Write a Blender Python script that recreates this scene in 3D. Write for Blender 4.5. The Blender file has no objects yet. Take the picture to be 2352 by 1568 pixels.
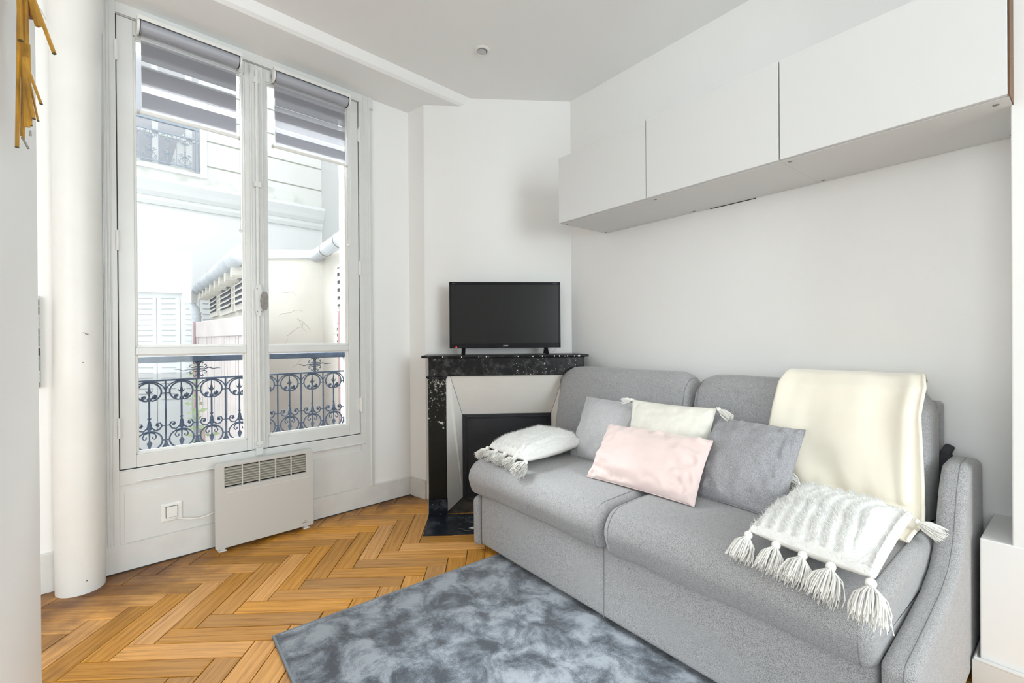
import bpy, bmesh, math, random
from mathutils import Vector, Matrix, noise
R = math.radians
random.seed(7)
S = bpy.context.scene
COL = S.collection

# ---------------------------------------------------------------- camera
EYE = 1.0721
FPX = 1065.6
cd = bpy.data.cameras.new('camera'); cam = bpy.data.objects.new('camera', cd); COL.objects.link(cam)
cd.sensor_width = 36.0; cd.lens = FPX / 2352 * 36.0; cd.clip_start = 0.02; cd.clip_end = 100
roll, pitch = -0.0072, -0.0028
fwd = Vector((0, math.cos(pitch), math.sin(pitch))); rgt = Vector((1, 0, 0)); up = rgt.cross(fwd)
r2 = rgt * math.cos(roll) + up * math.sin(roll); u2 = up * math.cos(roll) - rgt * math.sin(roll)
m = Matrix((r2, u2, -fwd)).transposed().to_4x4(); m.translation = (0, 0, EYE)
cam.matrix_world = m
S.camera = cam

# ---------------------------------------------------------------- light
S.view_settings.view_transform = 'Standard'; S.view_settings.look = 'None'
S.view_settings.gamma = 1; S.view_settings.use_curve_mapping = False
S.view_settings.exposure = 0.9
S.cycles.use_denoising = True
S.cycles.max_bounces = 12; S.cycles.diffuse_bounces = 6; S.cycles.use_adaptive_sampling = True; S.cycles.adaptive_threshold = 0.02; S.cycles.transparent_max_bounces = 24
S.cycles.sample_clamp_indirect = 6
W = bpy.data.worlds.new('world'); S.world = W; W.use_nodes = True
bg = W.node_tree.nodes['Background']; bg.inputs[0].default_value = (0.93, 0.97, 1.0, 1); bg.inputs[1].default_value = 1.12

def area(name, loc, target, sx, sy, power, col=(1, 1, 1)):
    l = bpy.data.lights.new(name, 'AREA'); l.shape = 'RECTANGLE'; l.size = sx; l.size_y = sy
    l.energy = power; l.color = col
    o = bpy.data.objects.new(name, l); COL.objects.link(o); o.location = loc
    o.rotation_euler = (Vector(target) - Vector(loc)).to_track_quat('-Z', 'Y').to_euler()
    return o
def sun(name, d, strength, angle, col=(1, 1, 1)):
    l = bpy.data.lights.new(name, 'SUN'); l.energy = strength; l.angle = R(angle); l.color = col
    o = bpy.data.objects.new(name, l); COL.objects.link(o)
    o.rotation_euler = Vector(d).to_track_quat('-Z', 'Y').to_euler()
# soft daylight falling into the courtyard and through the window, from high over the roofs
sun('sun', (0.60, -0.52, -0.62), 7.0, 60, (0.98, 1.0, 1.0))
# added fill lamps behind the camera, set in invented openings of the rear wall
area('rear_fill_light', (-1.55, -1.80, 1.55), (0.6, 2.0, 1.35), 1.9, 1.9, 24, (0.88, 0.97, 1.0))
area('rear_fill_light', (2.7, -1.80, 1.55), (-0.6, 2.0, 1.5), 1.5, 1.9, 46, (0.88, 0.97, 1.0))

# added area lamp outside above the window, standing in for the courtyard sky
k = area('courtyard_fill_light', (-2.35, 3.45, 3.95), (0.1, 1.6, 0.6), 2.0, 1.2, 120, (0.95, 0.985, 1.0)); k.data.spread = R(75)

# ---------------------------------------------------------------- frames
class Frame:
    def __init__(s, ox, oy, ang): s.o = Vector((ox, oy, 0)); s.a = ang; s.m = Matrix.Translation(s.o) @ Matrix.Rotation(ang, 4, 'Z')
    def w(s, x, y, z): return s.m @ Vector((x, y, z))
FW = Frame(0, 0, 0)
AZ1, AZ2 = -0.6695, 0.806
F1 = Frame(0.6096, 2.967, math.atan2(math.cos(AZ1), math.sin(AZ1)))      # sofa wall: x along it towards the corner, y into the room
F2 = Frame(-0.5686, 3.39, math.atan2(math.cos(AZ2), math.sin(AZ2)))      # window wall: x along it to the right, y outwards
P_C1 = F1.w(0.3144, 0, 0); P_C2 = Vector((-0.5867, 3.138, 0)); P_C3 = F2.w(-0.2047, 0, 0)
dd = P_C1 - P_C2
F3 = Frame(P_C2.x, P_C2.y, math.atan2(dd.y, dd.x))                       # chimney breast: x to the right, y into the wall
CEIL = 2.7185; SOFFIT = 2.663

# ---------------------------------------------------------------- materials
def mat(name, col, rough=0.6, bump=0, bscale=60, var=0, vscale=3, spec=0.3, metal=0, col2=None, c2scale=8, sharp=(0.45, 0.6), coat=0, sheen=0, detail=4):
    M = bpy.data.materials.new(name); M.use_nodes = True; nt = M.node_tree; N = nt.nodes; L = nt.links
    b = N['Principled BSDF']; b.inputs['Base Color'].default_value = (*col, 1); b.inputs['Roughness'].default_value = rough
    b.inputs['Specular IOR Level'].default_value = spec; b.inputs['Metallic'].default_value = metal
    b.inputs['Coat Weight'].default_value = coat; b.inputs['Sheen Weight'].default_value = sheen
    tc = N.new('ShaderNodeTexCoord')
    last = None
    if col2 is not None:
        n = N.new('ShaderNodeTexNoise'); n.inputs['Scale'].default_value = c2scale; n.inputs['Detail'].default_value = detail
        L.new(tc.outputs['Object'], n.inputs['Vector'])
        r = N.new('ShaderNodeValToRGB'); r.color_ramp.elements[0].position = sharp[0]; r.color_ramp.elements[1].position = sharp[1]
        r.color_ramp.elements[0].color = (*col, 1); r.color_ramp.elements[1].color = (*col2, 1)
        L.new(n.outputs['Fac'], r.inputs['Fac']); last = r.outputs['Color']
    if var:
        n = N.new('ShaderNodeTexNoise'); n.inputs['Scale'].default_value = vscale; n.inputs['Detail'].default_value = 3
        L.new(tc.outputs['Object'], n.inputs['Vector'])
        mp = N.new('ShaderNodeMapRange'); mp.inputs[1].default_value = 0.3; mp.inputs[2].default_value = 0.7
        mp.inputs[3].default_value = 1 - var; mp.inputs[4].default_value = 1 + var * 0.4
        L.new(n.outputs['Fac'], mp.inputs[0])
        mx = N.new('ShaderNodeMix'); mx.data_type = 'RGBA'; mx.blend_type = 'MULTIPLY'; mx.inputs[0].default_value = 1
        if last: L.new(last, mx.inputs[6])
        else: mx.inputs[6].default_value = (*col, 1)
        L.new(mp.outputs[0], mx.inputs[7]); last = mx.outputs[2]
    if last: L.new(last, b.inputs['Base Color'])
    if bump:
        n = N.new('ShaderNodeTexNoise'); n.inputs['Scale'].default_value = bscale; n.inputs['Detail'].default_value = 4
        L.new(tc.outputs['Object'], n.inputs['Vector'])
        bp = N.new('ShaderNodeBump'); bp.inputs['Strength'].default_value = bump; bp.inputs['Distance'].default_value = 0.004
        L.new(n.outputs['Fac'], bp.inputs['Height']); L.new(bp.outputs['Normal'], b.inputs['Normal'])
    return M
M = {}
M['wall'] = mat('wall_paint', (0.87, 0.87, 0.86), 0.55, 0.06, 35, 0.02, 2, 0.25)
M['ceil'] = mat('ceiling_paint', (0.87, 0.88, 0.88), 0.7, 0.03, 30, 0, 2, 0.2)
M['trim'] = mat('gloss_white_paint', (0.70, 0.705, 0.69), 0.32, 0.10, 26, 0.04, 7, 0.45)
M['skirt'] = mat('skirting_paint', (0.70, 0.69, 0.665), 0.4, 0.12, 40, 0.08, 9, 0.4)
M['column'] = mat('old_plaster_paint', (0.78, 0.775, 0.75), 0.42, 0.22, 16, 0.04, 5, 0.4)
M['seal'] = mat('joint_shadow_dirt', (0.05, 0.045, 0.04), 0.9)
M['cab'] = mat('white_foil_cabinet', (0.73, 0.735, 0.73), 0.38, 0, 1, 0, 1, 0.4)
M['cabedge'] = mat('brown_board_edge', (0.16, 0.075, 0.03), 0.5, 0, 1, 0.5, 4)
M['dark'] = mat('dark_gap', (0.015, 0.014, 0.013), 0.8)
M['rad'] = mat('radiator_enamel', (0.55, 0.54, 0.515), 0.4, 0, 1, 0, 1, 0.4)
M['radslat'] = mat('radiator_slat_enamel', (0.40, 0.385, 0.33), 0.4)
M['plastic'] = mat('white_plastic', (0.78, 0.775, 0.75), 0.35, 0, 1, 0, 1, 0.4)
M['printing'] = mat('dark_printing', (0.12, 0.10, 0.09), 0.6)
M['tvblack'] = mat('tv_gloss_black', (0.006, 0.006, 0.009), 0.18, spec=0.25)
M['screen'] = mat('tv_screen_glass', (0.011, 0.011, 0.0115), 0.28, spec=0.28)
M['letter'] = mat('silver_lettering', (0.55, 0.55, 0.57), 0.4)
M['chrome'] = mat('polished_metal', (0.6, 0.6, 0.62), 0.2, metal=1)
M['handle'] = mat('worn_grey_metal', (0.26, 0.24, 0.22), 0.4, 0.2, 80, 0.3, 40, 0.5)
M['iron'] = mat('blue_grey_iron', (0.035, 0.052, 0.088), 0.55, 0.3, 120, 0.5, 25, 0.4)
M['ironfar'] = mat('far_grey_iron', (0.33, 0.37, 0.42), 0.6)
M['panelblack'] = mat('black_sheet_iron', (0.030, 0.031, 0.037), 0.42, 0.12, 60, 0.3, 6, 0.4)
M['pane_white'] = mat('fireplace_white_paint', (0.85, 0.835, 0.80), 0.5, 0.08, 30, 0.05, 4)
M['ashy'] = mat('mortar_dirt', (0.07, 0.062, 0.052), 0.9, 0.3, 60, 0.5, 20)
M['cream'] = mat('cream_fleece', (0.90, 0.85, 0.73), 0.85, 0.12, 260, 0.02, 8, 0.1, sheen=0.4)
M['linen'] = mat('ivory_slub_cotton', (0.87, 0.855, 0.78), 0.85, 0.25, 300, 0.06, 30, 0.1)
M['pink'] = mat('pale_pink_velvet', (0.84, 0.68, 0.655), 0.5, 0.9, 9, 0.05, 10, 0.25, sheen=0.5)
M['fluff'] = mat('white_tufted_cotton', (0.92, 0.92, 0.905), 0.9, 0.5, 160, 0.05, 60, 0.1)
M['yarn'] = mat('white_yarn', (0.95, 0.94, 0.90), 0.85, 0, 1, 0, 1, 0.1)
M['bone'] = mat('white_cotton_back', (0.84, 0.82, 0.78), 0.75, 0.15, 150, 0, 1, 0.15)
M['gold'] = mat('golden_split_wood', (0.55, 0.28, 0.03), 0.4, 0.2, 60, 0.45, 18, 0.5)
M['goldend'] = mat('dark_stick_end', (0.10, 0.09, 0.05), 0.5)
M['rust'] = mat('rust_brown_wood', (0.30, 0.10, 0.015), 0.5, 0.2, 60, 0.3, 12)
M['render_w'] = mat('white_render', (0.78, 0.78, 0.775), 0.9, 0.1, 8, 0.03, 1)
M['paving'] = mat('grey_paving', (0.28, 0.28, 0.27), 0.9)
M['sidewall'] = mat('side_wall_render', (0.58, 0.58, 0.57), 0.9)
M['stone'] = mat('pale_limestone', (0.74, 0.735, 0.71), 0.9, 0.1, 8, 0.06, 0.9)
M['stonedirt'] = mat('stained_limestone', (0.71, 0.71, 0.68), 0.9, 0.1, 8, col2=(0.36, 0.37, 0.30), c2scale=2.2, sharp=(0.5, 0.85))
M['groove'] = mat('stone_joint', (0.33, 0.34, 0.29), 0.9)
M['plaster'] = mat('cream_plaster', (0.60, 0.57, 0.515), 0.9, 0.3, 6, 0.07, 3)
M['crack'] = mat('plaster_crack', (0.42, 0.37, 0.30), 0.9)
M['zinc'] = mat('weathered_zinc', (0.56, 0.585, 0.62), 0.55, 0.2, 10, 0.12, 4)
M['pinkwood'] = mat('faded_pink_boards', (0.52, 0.47, 0.46), 0.8, 0.2, 30, 0.10, 5)
M['pinkdark'] = mat('faded_maroon_edge', (0.36, 0.24, 0.24), 0.8, 0.2, 30, 0.2, 9)
M['louver'] = mat('cream_louvre_paint', (0.64, 0.615, 0.56), 0.8)
M['shade'] = mat('louvre_dark_gap', (0.20, 0.21, 0.25), 0.9)
M['palelou'] = mat('white_shutter_paint', (0.60, 0.60, 0.60), 0.8)
M['palegap'] = mat('white_shutter_gap', (0.30, 0.30, 0.30), 0.9)
M['leaf'] = mat('pale_leaf', (0.30, 0.36, 0.22), 0.6)
M['roomdark'] = mat('dim_far_interior', (0.50, 0.50, 0.53), 0.8)
M['fabdark'] = mat('dark_grey_fabric', (0.05, 0.05, 0.055), 0.9)

def fabric(name, a, bcol, scale=640, bump=0.3):
    m = mat(name, a, 0.9, 0, 1, 0, 1, 0.15, sheen=0.25)
    nt = m.node_tree; N = nt.nodes; L = nt.links; b = N['Principled BSDF']
    tc = N.new('ShaderNodeTexCoord')
    n = N.new('ShaderNodeTexNoise'); n.inputs['Scale'].default_value = scale; n.inputs['Detail'].default_value = 3; n.inputs['Roughness'].default_value = 0.65
    n2 = N.new('ShaderNodeTexNoise'); n2.inputs['Scale'].default_value = 55; n2.inputs['Detail'].default_value = 2
    L.new(tc.outputs['Object'], n.inputs['Vector']); L.new(tc.outputs['Object'], n2.inputs['Vector'])
    ad = N.new('ShaderNodeMath'); ad.operation = 'MULTIPLY_ADD'; ad.inputs[1].default_value = 0.05
    L.new(n2.outputs['Fac'], ad.inputs[0]); L.new(n.outputs['Fac'], ad.inputs[2])
    r = N.new('ShaderNodeValToRGB'); e = r.color_ramp.elements
    e[0].position = 0.34; e[0].color = (*bcol, 1); e[1].position = 0.62; e[1].color = (*a, 1)
    L.new(ad.outputs[0], r.inputs['Fac']); L.new(r.outputs['Color'], b.inputs['Base Color'])
    bp = N.new('ShaderNodeBump'); bp.inputs['Strength'].default_value = bump; bp.inputs['Distance'].default_value = 0.002
    L.new(n.outputs['Fac'], bp.inputs['Height']); L.new(bp.outputs['Normal'], b.inputs['Normal'])
    return m
M['sofa'] = fabric('heather_grey_weave', (0.50, 0.50, 0.51), (0.105, 0.105, 0.11))
M['cushgrey'] = fabric('cushion_grey_weave', (0.48, 0.48, 0.505), (0.10, 0.10, 0.11), 640)
M['cushpale'] = fabric('pale_grey_weave', (0.62, 0.62, 0.635), (0.26, 0.26, 0.27), 640)
M['piping'] = mat('grey_seam_cord', (0.24, 0.24, 0.25), 0.9)

def marble(name, base, vein, s1, lo, hi, rough=0.3):
    m = mat(name, base, rough, 0.25, 40, 0, 1, 0.22)
    nt = m.node_tree; N = nt.nodes; L = nt.links; b = N['Principled BSDF']; tc = N.new('ShaderNodeTexCoord')
    n = N.new('ShaderNodeTexNoise'); n.inputs['Scale'].default_value = s1; n.inputs['Detail'].default_value = 8; n.inputs['Roughness'].default_value = 0.7
    L.new(tc.outputs['Object'], n.inputs['Vector'])
    r = N.new('ShaderNodeValToRGB'); e = r.color_ramp.elements
    e[0].position = lo; e[0].color = (*base, 1); e[1].position = hi; e[1].color = (*vein, 1)
    v = N.new('ShaderNodeTexVoronoi'); v.inputs['Scale'].default_value = 34; L.new(tc.outputs['Object'], v.inputs['Vector'])
    lt = N.new('ShaderNodeMath'); lt.operation = 'LESS_THAN'; lt.inputs[1].default_value = 0.085; L.new(v.outputs['Distance'], lt.inputs[0])
    n3 = N.new('ShaderNodeTexNoise'); n3.inputs['Scale'].default_value = 9; L.new(tc.outputs['Object'], n3.inputs['Vector'])
    g = N.new('ShaderNodeMath'); g.operation = 'GREATER_THAN'; g.inputs[1].default_value = 0.58; L.new(n3.outputs['Fac'], g.inputs[0])
    mu = N.new('ShaderNodeMath'); mu.operation = 'MULTIPLY'; L.new(lt.outputs[0], mu.inputs[0]); L.new(g.outputs[0], mu.inputs[1])
    mx = N.new('ShaderNodeMix'); mx.data_type = 'RGBA'; L.new(mu.outputs[0], mx.inputs[0]); mx.inputs[7].default_value = (0.45, 0.43, 0.38, 1)
    L.new(n.outputs['Fac'], r.inputs['Fac']); L.new(r.outputs['Color'], mx.inputs[6]); L.new(mx.outputs[2], b.inputs['Base Color'])
    return m
M['marble'] = marble('black_marble', (0.008, 0.008, 0.009), (0.11, 0.11, 0.115), 26, 0.5, 0.8)
M['hearth'] = marble('blue_black_slate', (0.010, 0.013, 0.020), (0.16, 0.18, 0.22), 12, 0.50, 0.85, 0.35)
def jamb_marble():
    m = marble('worn_black_marble', (0.008, 0.009, 0.008), (0.42, 0.42, 0.38), 42, 0.52, 0.62, 0.35)
    nt = m.node_tree; N = nt.nodes; L = nt.links; b = N['Principled BSDF']; tc = N.new('ShaderNodeTexCoord')
    sx = N.new('ShaderNodeSeparateXYZ'); L.new(tc.outputs['Object'], sx.inputs[0])
    n = N.new('ShaderNodeTexNoise'); n.inputs['Scale'].default_value = 70; n.inputs['Detail'].default_value = 6; n.inputs['Roughness'].default_value = 0.75
    L.new(tc.outputs['Object'], n.inputs['Vector'])
    # chipped white flecks thin out towards the floor
    mr = N.new('ShaderNodeMapRange'); mr.inputs[1].default_value = 0.25; mr.inputs[2].default_value = 0.85; mr.inputs[3].default_value = 0.74; mr.inputs[4].default_value = 0.555
    L.new(sx.outputs['Z'], mr.inputs[0])
    gt = N.new('ShaderNodeMath'); gt.operation = 'GREATER_THAN'; L.new(n.outputs['Fac'], gt.inputs[0]); L.new(mr.outputs[0], gt.inputs[1])
    n2 = N.new('ShaderNodeTexNoise'); n2.inputs['Scale'].default_value = 11; n2.inputs['Detail'].default_value = 5; L.new(tc.outputs['Object'], n2.inputs['Vector'])
    mr2 = N.new('ShaderNodeMapRange'); mr2.inputs[1].default_value = 0.35; mr2.inputs[2].default_value = 0.85; mr2.inputs[3].default_value = 0.80; mr2.inputs[4].default_value = 0.56
    L.new(sx.outputs['Z'], mr2.inputs[0])
    g2 = N.new('ShaderNodeMath'); g2.operation = 'GREATER_THAN'; L.new(n2.outputs['Fac'], g2.inputs[0]); L.new(mr2.outputs[0], g2.inputs[1])
    mxx = N.new('ShaderNodeMath'); mxx.operation = 'MAXIMUM'; L.new(gt.outputs[0], mxx.inputs[0]); L.new(g2.outputs[0], mxx.inputs[1])
    mx = N.new('ShaderNodeMix'); mx.data_type = 'RGBA'; L.new(mxx.outputs[0], mx.inputs[0])
    mx.inputs[6].default_value = (0.010, 0.011, 0.009, 1); mx.inputs[7].default_value = (0.50, 0.50, 0.45, 1)
    L.new(mx.outputs[2], b.inputs['Base Color'])
    return m
M['jamb'] = jamb_marble()

def glass_mat():
    m = bpy.data.materials.new('window_glass'); m.use_nodes = True; nt = m.node_tree; N = nt.nodes; L = nt.links
    N.remove(N['Principled BSDF']); o = N['Material Output']
    t = N.new('ShaderNodeBsdfTransparent'); t.inputs[0].default_value = (0.97, 0.985, 0.985, 1)
    g = N.new('ShaderNodeBsdfGlossy'); g.inputs['Roughness'].default_value = 0.03
    f = N.new('ShaderNodeFresnel'); f.inputs[0].default_value = 1.3
    mx = N.new('ShaderNodeMixShader'); L.new(f.outputs[0], mx.inputs[0]); L.new(t.outputs[0], mx.inputs[1]); L.new(g.outputs[0], mx.inputs[2])
    L.new(mx.outputs[0], o.inputs[0]); return m
M['glass'] = glass_mat()
def cloth_through(name, col, through, clear=0.0):
    m = bpy.data.materials.new(name); m.use_nodes = True; nt = m.node_tree; N = nt.nodes; L = nt.links
    N.remove(N['Principled BSDF']); o = N['Material Output']
    d = N.new('ShaderNodeBsdfDiffuse'); d.inputs[0].default_value = (*col, 1)
    t = N.new('ShaderNodeBsdfTranslucent'); t.inputs[0].default_value = (*col, 1)
    mx = N.new('ShaderNodeMixShader'); mx.inputs[0].default_value = through; L.new(d.outputs[0], mx.inputs[1]); L.new(t.outputs[0], mx.inputs[2])
    last = mx
    if clear:
        c = N.new('ShaderNodeBsdfTransparent'); m2 = N.new('ShaderNodeMixShader'); m2.inputs[0].default_value = clear
        L.new(last.outputs[0], m2.inputs[1]); L.new(c.outputs[0], m2.inputs[2]); last = m2
    L.new(last.outputs[0], o.inputs[0]); return m
M['blind_band'] = cloth_through('grey_blind_band', (0.34, 0.34, 0.365), 0.42, 0.03)
M['blind_sheer'] = cloth_through('sheer_blind_mesh', (0.92, 0.92, 0.92), 0.7, 0.80)
M['blind_roll'] = mat('rolled_grey_blind_cloth', (0.36, 0.37, 0.41), 0.35, spec=0.5)

def wood():
    m = bpy.data.materials.new('oak_parquet'); m.use_nodes = True; nt = m.node_tree; N = nt.nodes; L = nt.links
    b = N['Principled BSDF']; uv = N.new('ShaderNodeUVMap'); uv.uv_map = 'UVMap'
    at = N.new('ShaderNodeAttribute'); at.attribute_name = 'tone'
    sp = N.new('ShaderNodeSeparateColor'); L.new(at.outputs['Color'], sp.inputs[0])
    mp = N.new('ShaderNodeMapping'); mp.inputs['Scale'].default_value = (4.5, 130, 1); L.new(uv.outputs[0], mp.inputs[0])
    n = N.new('ShaderNodeTexNoise'); n.inputs['Scale'].default_value = 1.0; n.inputs['Detail'].default_value = 7; n.inputs['Roughness'].default_value = 0.62; n.inputs['Distortion'].default_value = 0.9
    L.new(mp.outputs[0], n.inputs['Vector'])
    mp2 = N.new('ShaderNodeMapping'); mp2.inputs['Scale'].default_value = (1.3, 7, 1); L.new(uv.outputs[0], mp2.inputs[0])
    wv = N.new('ShaderNodeTexWave'); wv.wave_type = 'BANDS'; wv.bands_direction = 'Y'; wv.inputs['Scale'].default_value = 1.5
    wv.inputs['Distortion'].default_value = 5; wv.inputs['Detail'].default_value = 2; wv.inputs['Detail Scale'].default_value = 0.7
    L.new(mp2.outputs[0], wv.inputs['Vector'])
    mxf = N.new('ShaderNodeMath'); mxf.operation = 'MULTIPLY_ADD'; mxf.inputs[1].default_value = 0.10; L.new(wv.outputs['Fac'], mxf.inputs[0])
    sc = N.new('ShaderNodeMath'); sc.operation = 'MULTIPLY'; sc.inputs[1].default_value = 0.9; L.new(n.outputs['Fac'], sc.inputs[0]); L.new(sc.outputs[0], mxf.inputs[2])
    r = N.new('ShaderNodeValToRGB'); e = r.color_ramp.elements
    e[0].position = 0.22; e[0].color = (0.27, 0.105, 0.025, 1); e[1].position = 0.78; e[1].color = (0.82, 0.47, 0.17, 1)
    k = r.color_ramp.elements.new(0.5); k.color = (0.67, 0.335, 0.098, 1)
    L.new(mxf.outputs[0], r.inputs['Fac'])
    hs = N.new('ShaderNodeHueSaturation')
    vr = N.new('ShaderNodeMapRange'); vr.inputs[3].default_value = 0.66; vr.inputs[4].default_value = 1.22; L.new(sp.outputs['Red'], vr.inputs[0])
    sr = N.new('ShaderNodeMapRange'); sr.inputs[3].default_value = 1.14; sr.inputs[4].default_value = 0.98; L.new(sp.outputs['Green'], sr.inputs[0])
    L.new(vr.outputs[0], hs.inputs['Value']); L.new(sr.outputs[0], hs.inputs['Saturation']); L.new(r.outputs['Color'], hs.inputs['Color'])
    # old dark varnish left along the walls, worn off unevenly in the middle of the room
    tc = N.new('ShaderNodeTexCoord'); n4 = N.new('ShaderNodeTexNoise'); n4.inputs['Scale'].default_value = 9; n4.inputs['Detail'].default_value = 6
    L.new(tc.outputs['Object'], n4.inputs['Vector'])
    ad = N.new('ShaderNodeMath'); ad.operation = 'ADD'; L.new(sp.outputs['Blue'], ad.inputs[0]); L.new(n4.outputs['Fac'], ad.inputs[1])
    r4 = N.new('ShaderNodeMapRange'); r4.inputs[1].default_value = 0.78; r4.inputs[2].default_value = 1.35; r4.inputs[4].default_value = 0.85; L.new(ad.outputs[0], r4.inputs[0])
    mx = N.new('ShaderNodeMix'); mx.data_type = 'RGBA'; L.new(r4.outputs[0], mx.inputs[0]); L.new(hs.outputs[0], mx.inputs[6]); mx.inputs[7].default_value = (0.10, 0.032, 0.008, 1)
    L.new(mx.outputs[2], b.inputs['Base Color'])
    rr = N.new('ShaderNodeMapRange'); rr.inputs[3].default_value = 0.34; rr.inputs[4].default_value = 0.52; L.new(n.outputs['Fac'], rr.inputs[0]); L.new(rr.outputs[0], b.inputs['Roughness'])
    b.inputs['Specular IOR Level'].default_value = 0.4
    bp = N.new('ShaderNodeBump'); bp.inputs['Strength'].default_value = 0.25; bp.inputs['Distance'].default_value = 0.002
    L.new(n.outputs['Fac'], bp.inputs['Height']); L.new(bp.outputs['Normal'], b.inputs['Normal'])
    return m
M['wood'] = wood()

def rugmat():
    m = bpy.data.materials.new('slate_blue_viscose_pile'); m.use_nodes = True; nt = m.node_tree; N = nt.nodes; L = nt.links
    b = N['Principled BSDF']; tc = N.new('ShaderNodeTexCoord')
    n = N.new('ShaderNodeTexNoise'); n.inputs['Scale'].default_value = 8.5; n.inputs['Detail'].default_value = 10; n.inputs['Roughness'].default_value = 0.66; n.inputs['Distortion'].default_value = 0.35
    L.new(tc.outputs['Object'], n.inputs['Vector'])
    r = N.new('ShaderNodeValToRGB'); e = r.color_ramp.elements
    e[0].position = 0.40; e[0].color = (0.026, 0.034, 0.050, 1); e[1].position = 0.60; e[1].color = (0.29, 0.32, 0.36, 1)
    k = r.color_ramp.elements.new(0.5); k.color = (0.125, 0.148, 0.180, 1)
    n2 = N.new('ShaderNodeTexNoise'); n2.inputs['Scale'].default_value = 420; n2.inputs['Detail'].default_value = 2; L.new(tc.outputs['Object'], n2.inputs['Vector'])
    a = N.new('ShaderNodeMath'); a.operation = 'MULTIPLY_ADD'; a.inputs[1].default_value = 0.20; L.new(n2.outputs['Fac'], a.inputs[0])
    s = N.new('ShaderNodeMath'); s.operation = 'SUBTRACT'; s.inputs[1].default_value = 0.10; L.new(n.outputs['Fac'], s.inputs[0]); L.new(s.outputs[0], a.inputs[2])
    L.new(a.outputs[0], r.inputs['Fac']); L.new(r.outputs['Color'], b.inputs['Base Color'])
    b.inputs['Roughness'].default_value = 0.8; b.inputs['Sheen Weight'].default_value = 0.5; b.inputs['Specular IOR Level'].default_value = 0.15
    bp = N.new('ShaderNodeBump'); bp.inputs['Strength'].default_value = 0.7; bp.inputs['Distance'].default_value = 0.004
    L.new(a.outputs[0], bp.inputs['Height']); L.new(bp.outputs['Normal'], b.inputs['Normal'])
    return m
M['rug'] = rugmat()
M['rugedge'] = mat('rug_binding', (0.24, 0.27, 0.31), 0.8)

# ---------------------------------------------------------------- mesh builder
class MB:
    def __init__(s): s.v = []; s.f = []; s.uv = {}; s.mi = {}
    def add(s, vs, fs):
        k = len(s.v); s.v += [Vector(v) for v in vs]; s.f += [tuple(i + k for i in f) for f in fs]; return s
    def box(s, x0, x1, y0, y1, z0, z1):
        return s.add([(x, y, z) for x in (x0, x1) for y in (y0, y1) for z in (z0, z1)],
                     [(0, 1, 3, 2), (4, 6, 7, 5), (0, 4, 5, 1), (2, 3, 7, 6), (0, 2, 6, 4), (1, 5, 7, 3)])
    def hexa(s, p): # 8 points: bottom 4 ccw, top 4 ccw
        return s.add(p, [(3, 2, 1, 0), (4, 5, 6, 7), (0, 1, 5, 4), (1, 2, 6, 5), (2, 3, 7, 6), (3, 0, 4, 7)])
    def tube(s, pts, r, n=8, cap=True):
        pts = [Vector(p) for p in pts]; rs = r if isinstance(r, (list, tuple)) else [r] * len(pts)
        vs = []; prev = None
        for i, p in enumerate(pts):
            t = (pts[min(i + 1, len(pts) - 1)] - pts[max(i - 1, 0)])
            t = t.normalized() if t.length > 1e-9 else Vector((0, 0, 1))
            if prev is None: a = t.orthogonal().normalized()
            else:
                a = prev - t * prev.dot(t); a = a.normalized() if a.length > 1e-6 else t.orthogonal().normalized()
            prev = a; b = t.cross(a)
            vs += [p + (a * math.cos(2 * math.pi * k / n) + b * math.sin(2 * math.pi * k / n)) * rs[i] for k in range(n)]
        fs = [(i * n + k, i * n + (k + 1) % n, (i + 1) * n + (k + 1) % n, (i + 1) * n + k) for i in range(len(pts) - 1) for k in range(n)]
        if cap and n > 2: fs += [tuple(range(n))[::-1], tuple((len(pts) - 1) * n + k for k in range(n))]
        return s.add(vs, fs)
    def ball(s, c, r, n=10, sq=(1, 1, 1)):
        c = Vector(c); vs = []; 
        for i in range(n + 1):
            th = math.pi * i / n
            for k in range(n * 2): ph = math.pi * k / n; vs.append(c + Vector((r * sq[0] * math.sin(th) * math.cos(ph), r * sq[1] * math.sin(th) * math.sin(ph), r * sq[2] * math.cos(th))))
        m = n * 2
        return s.add(vs, [(i * m + k, (i + 1) * m + k, (i + 1) * m + (k + 1) % m, i * m + (k + 1) % m) for i in range(n) for k in range(m)])
    def grid(s, fn, nu, nv, flip=False):
        vs = [fn(i / nu, j / nv) for i in range(nu + 1) for j in range(nv + 1)]
        fs = []
        for i in range(nu):
            for j in range(nv):
                a = i * (nv + 1) + j; q = (a, a + nv + 1, a + nv + 2, a + 1); fs.append(q[::-1] if flip else q)
        return s.add(vs, fs)
    def prism(s, poly, axis, a, b): # poly of 2-tuples extruded along axis 'x','y','z'
        def P(p, t): return {'x': (t, p[0], p[1]), 'y': (p[0], t, p[1]), 'z': (p[0], p[1], t)}[axis]
        n = len(poly)
        return s.add([P(p, a) for p in poly] + [P(p, b) for p in poly], [tuple(range(n))[::-1], tuple(range(n, 2 * n))] + [(i, (i + 1) % n, n + (i + 1) % n, n + i) for i in range(n)])

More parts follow.
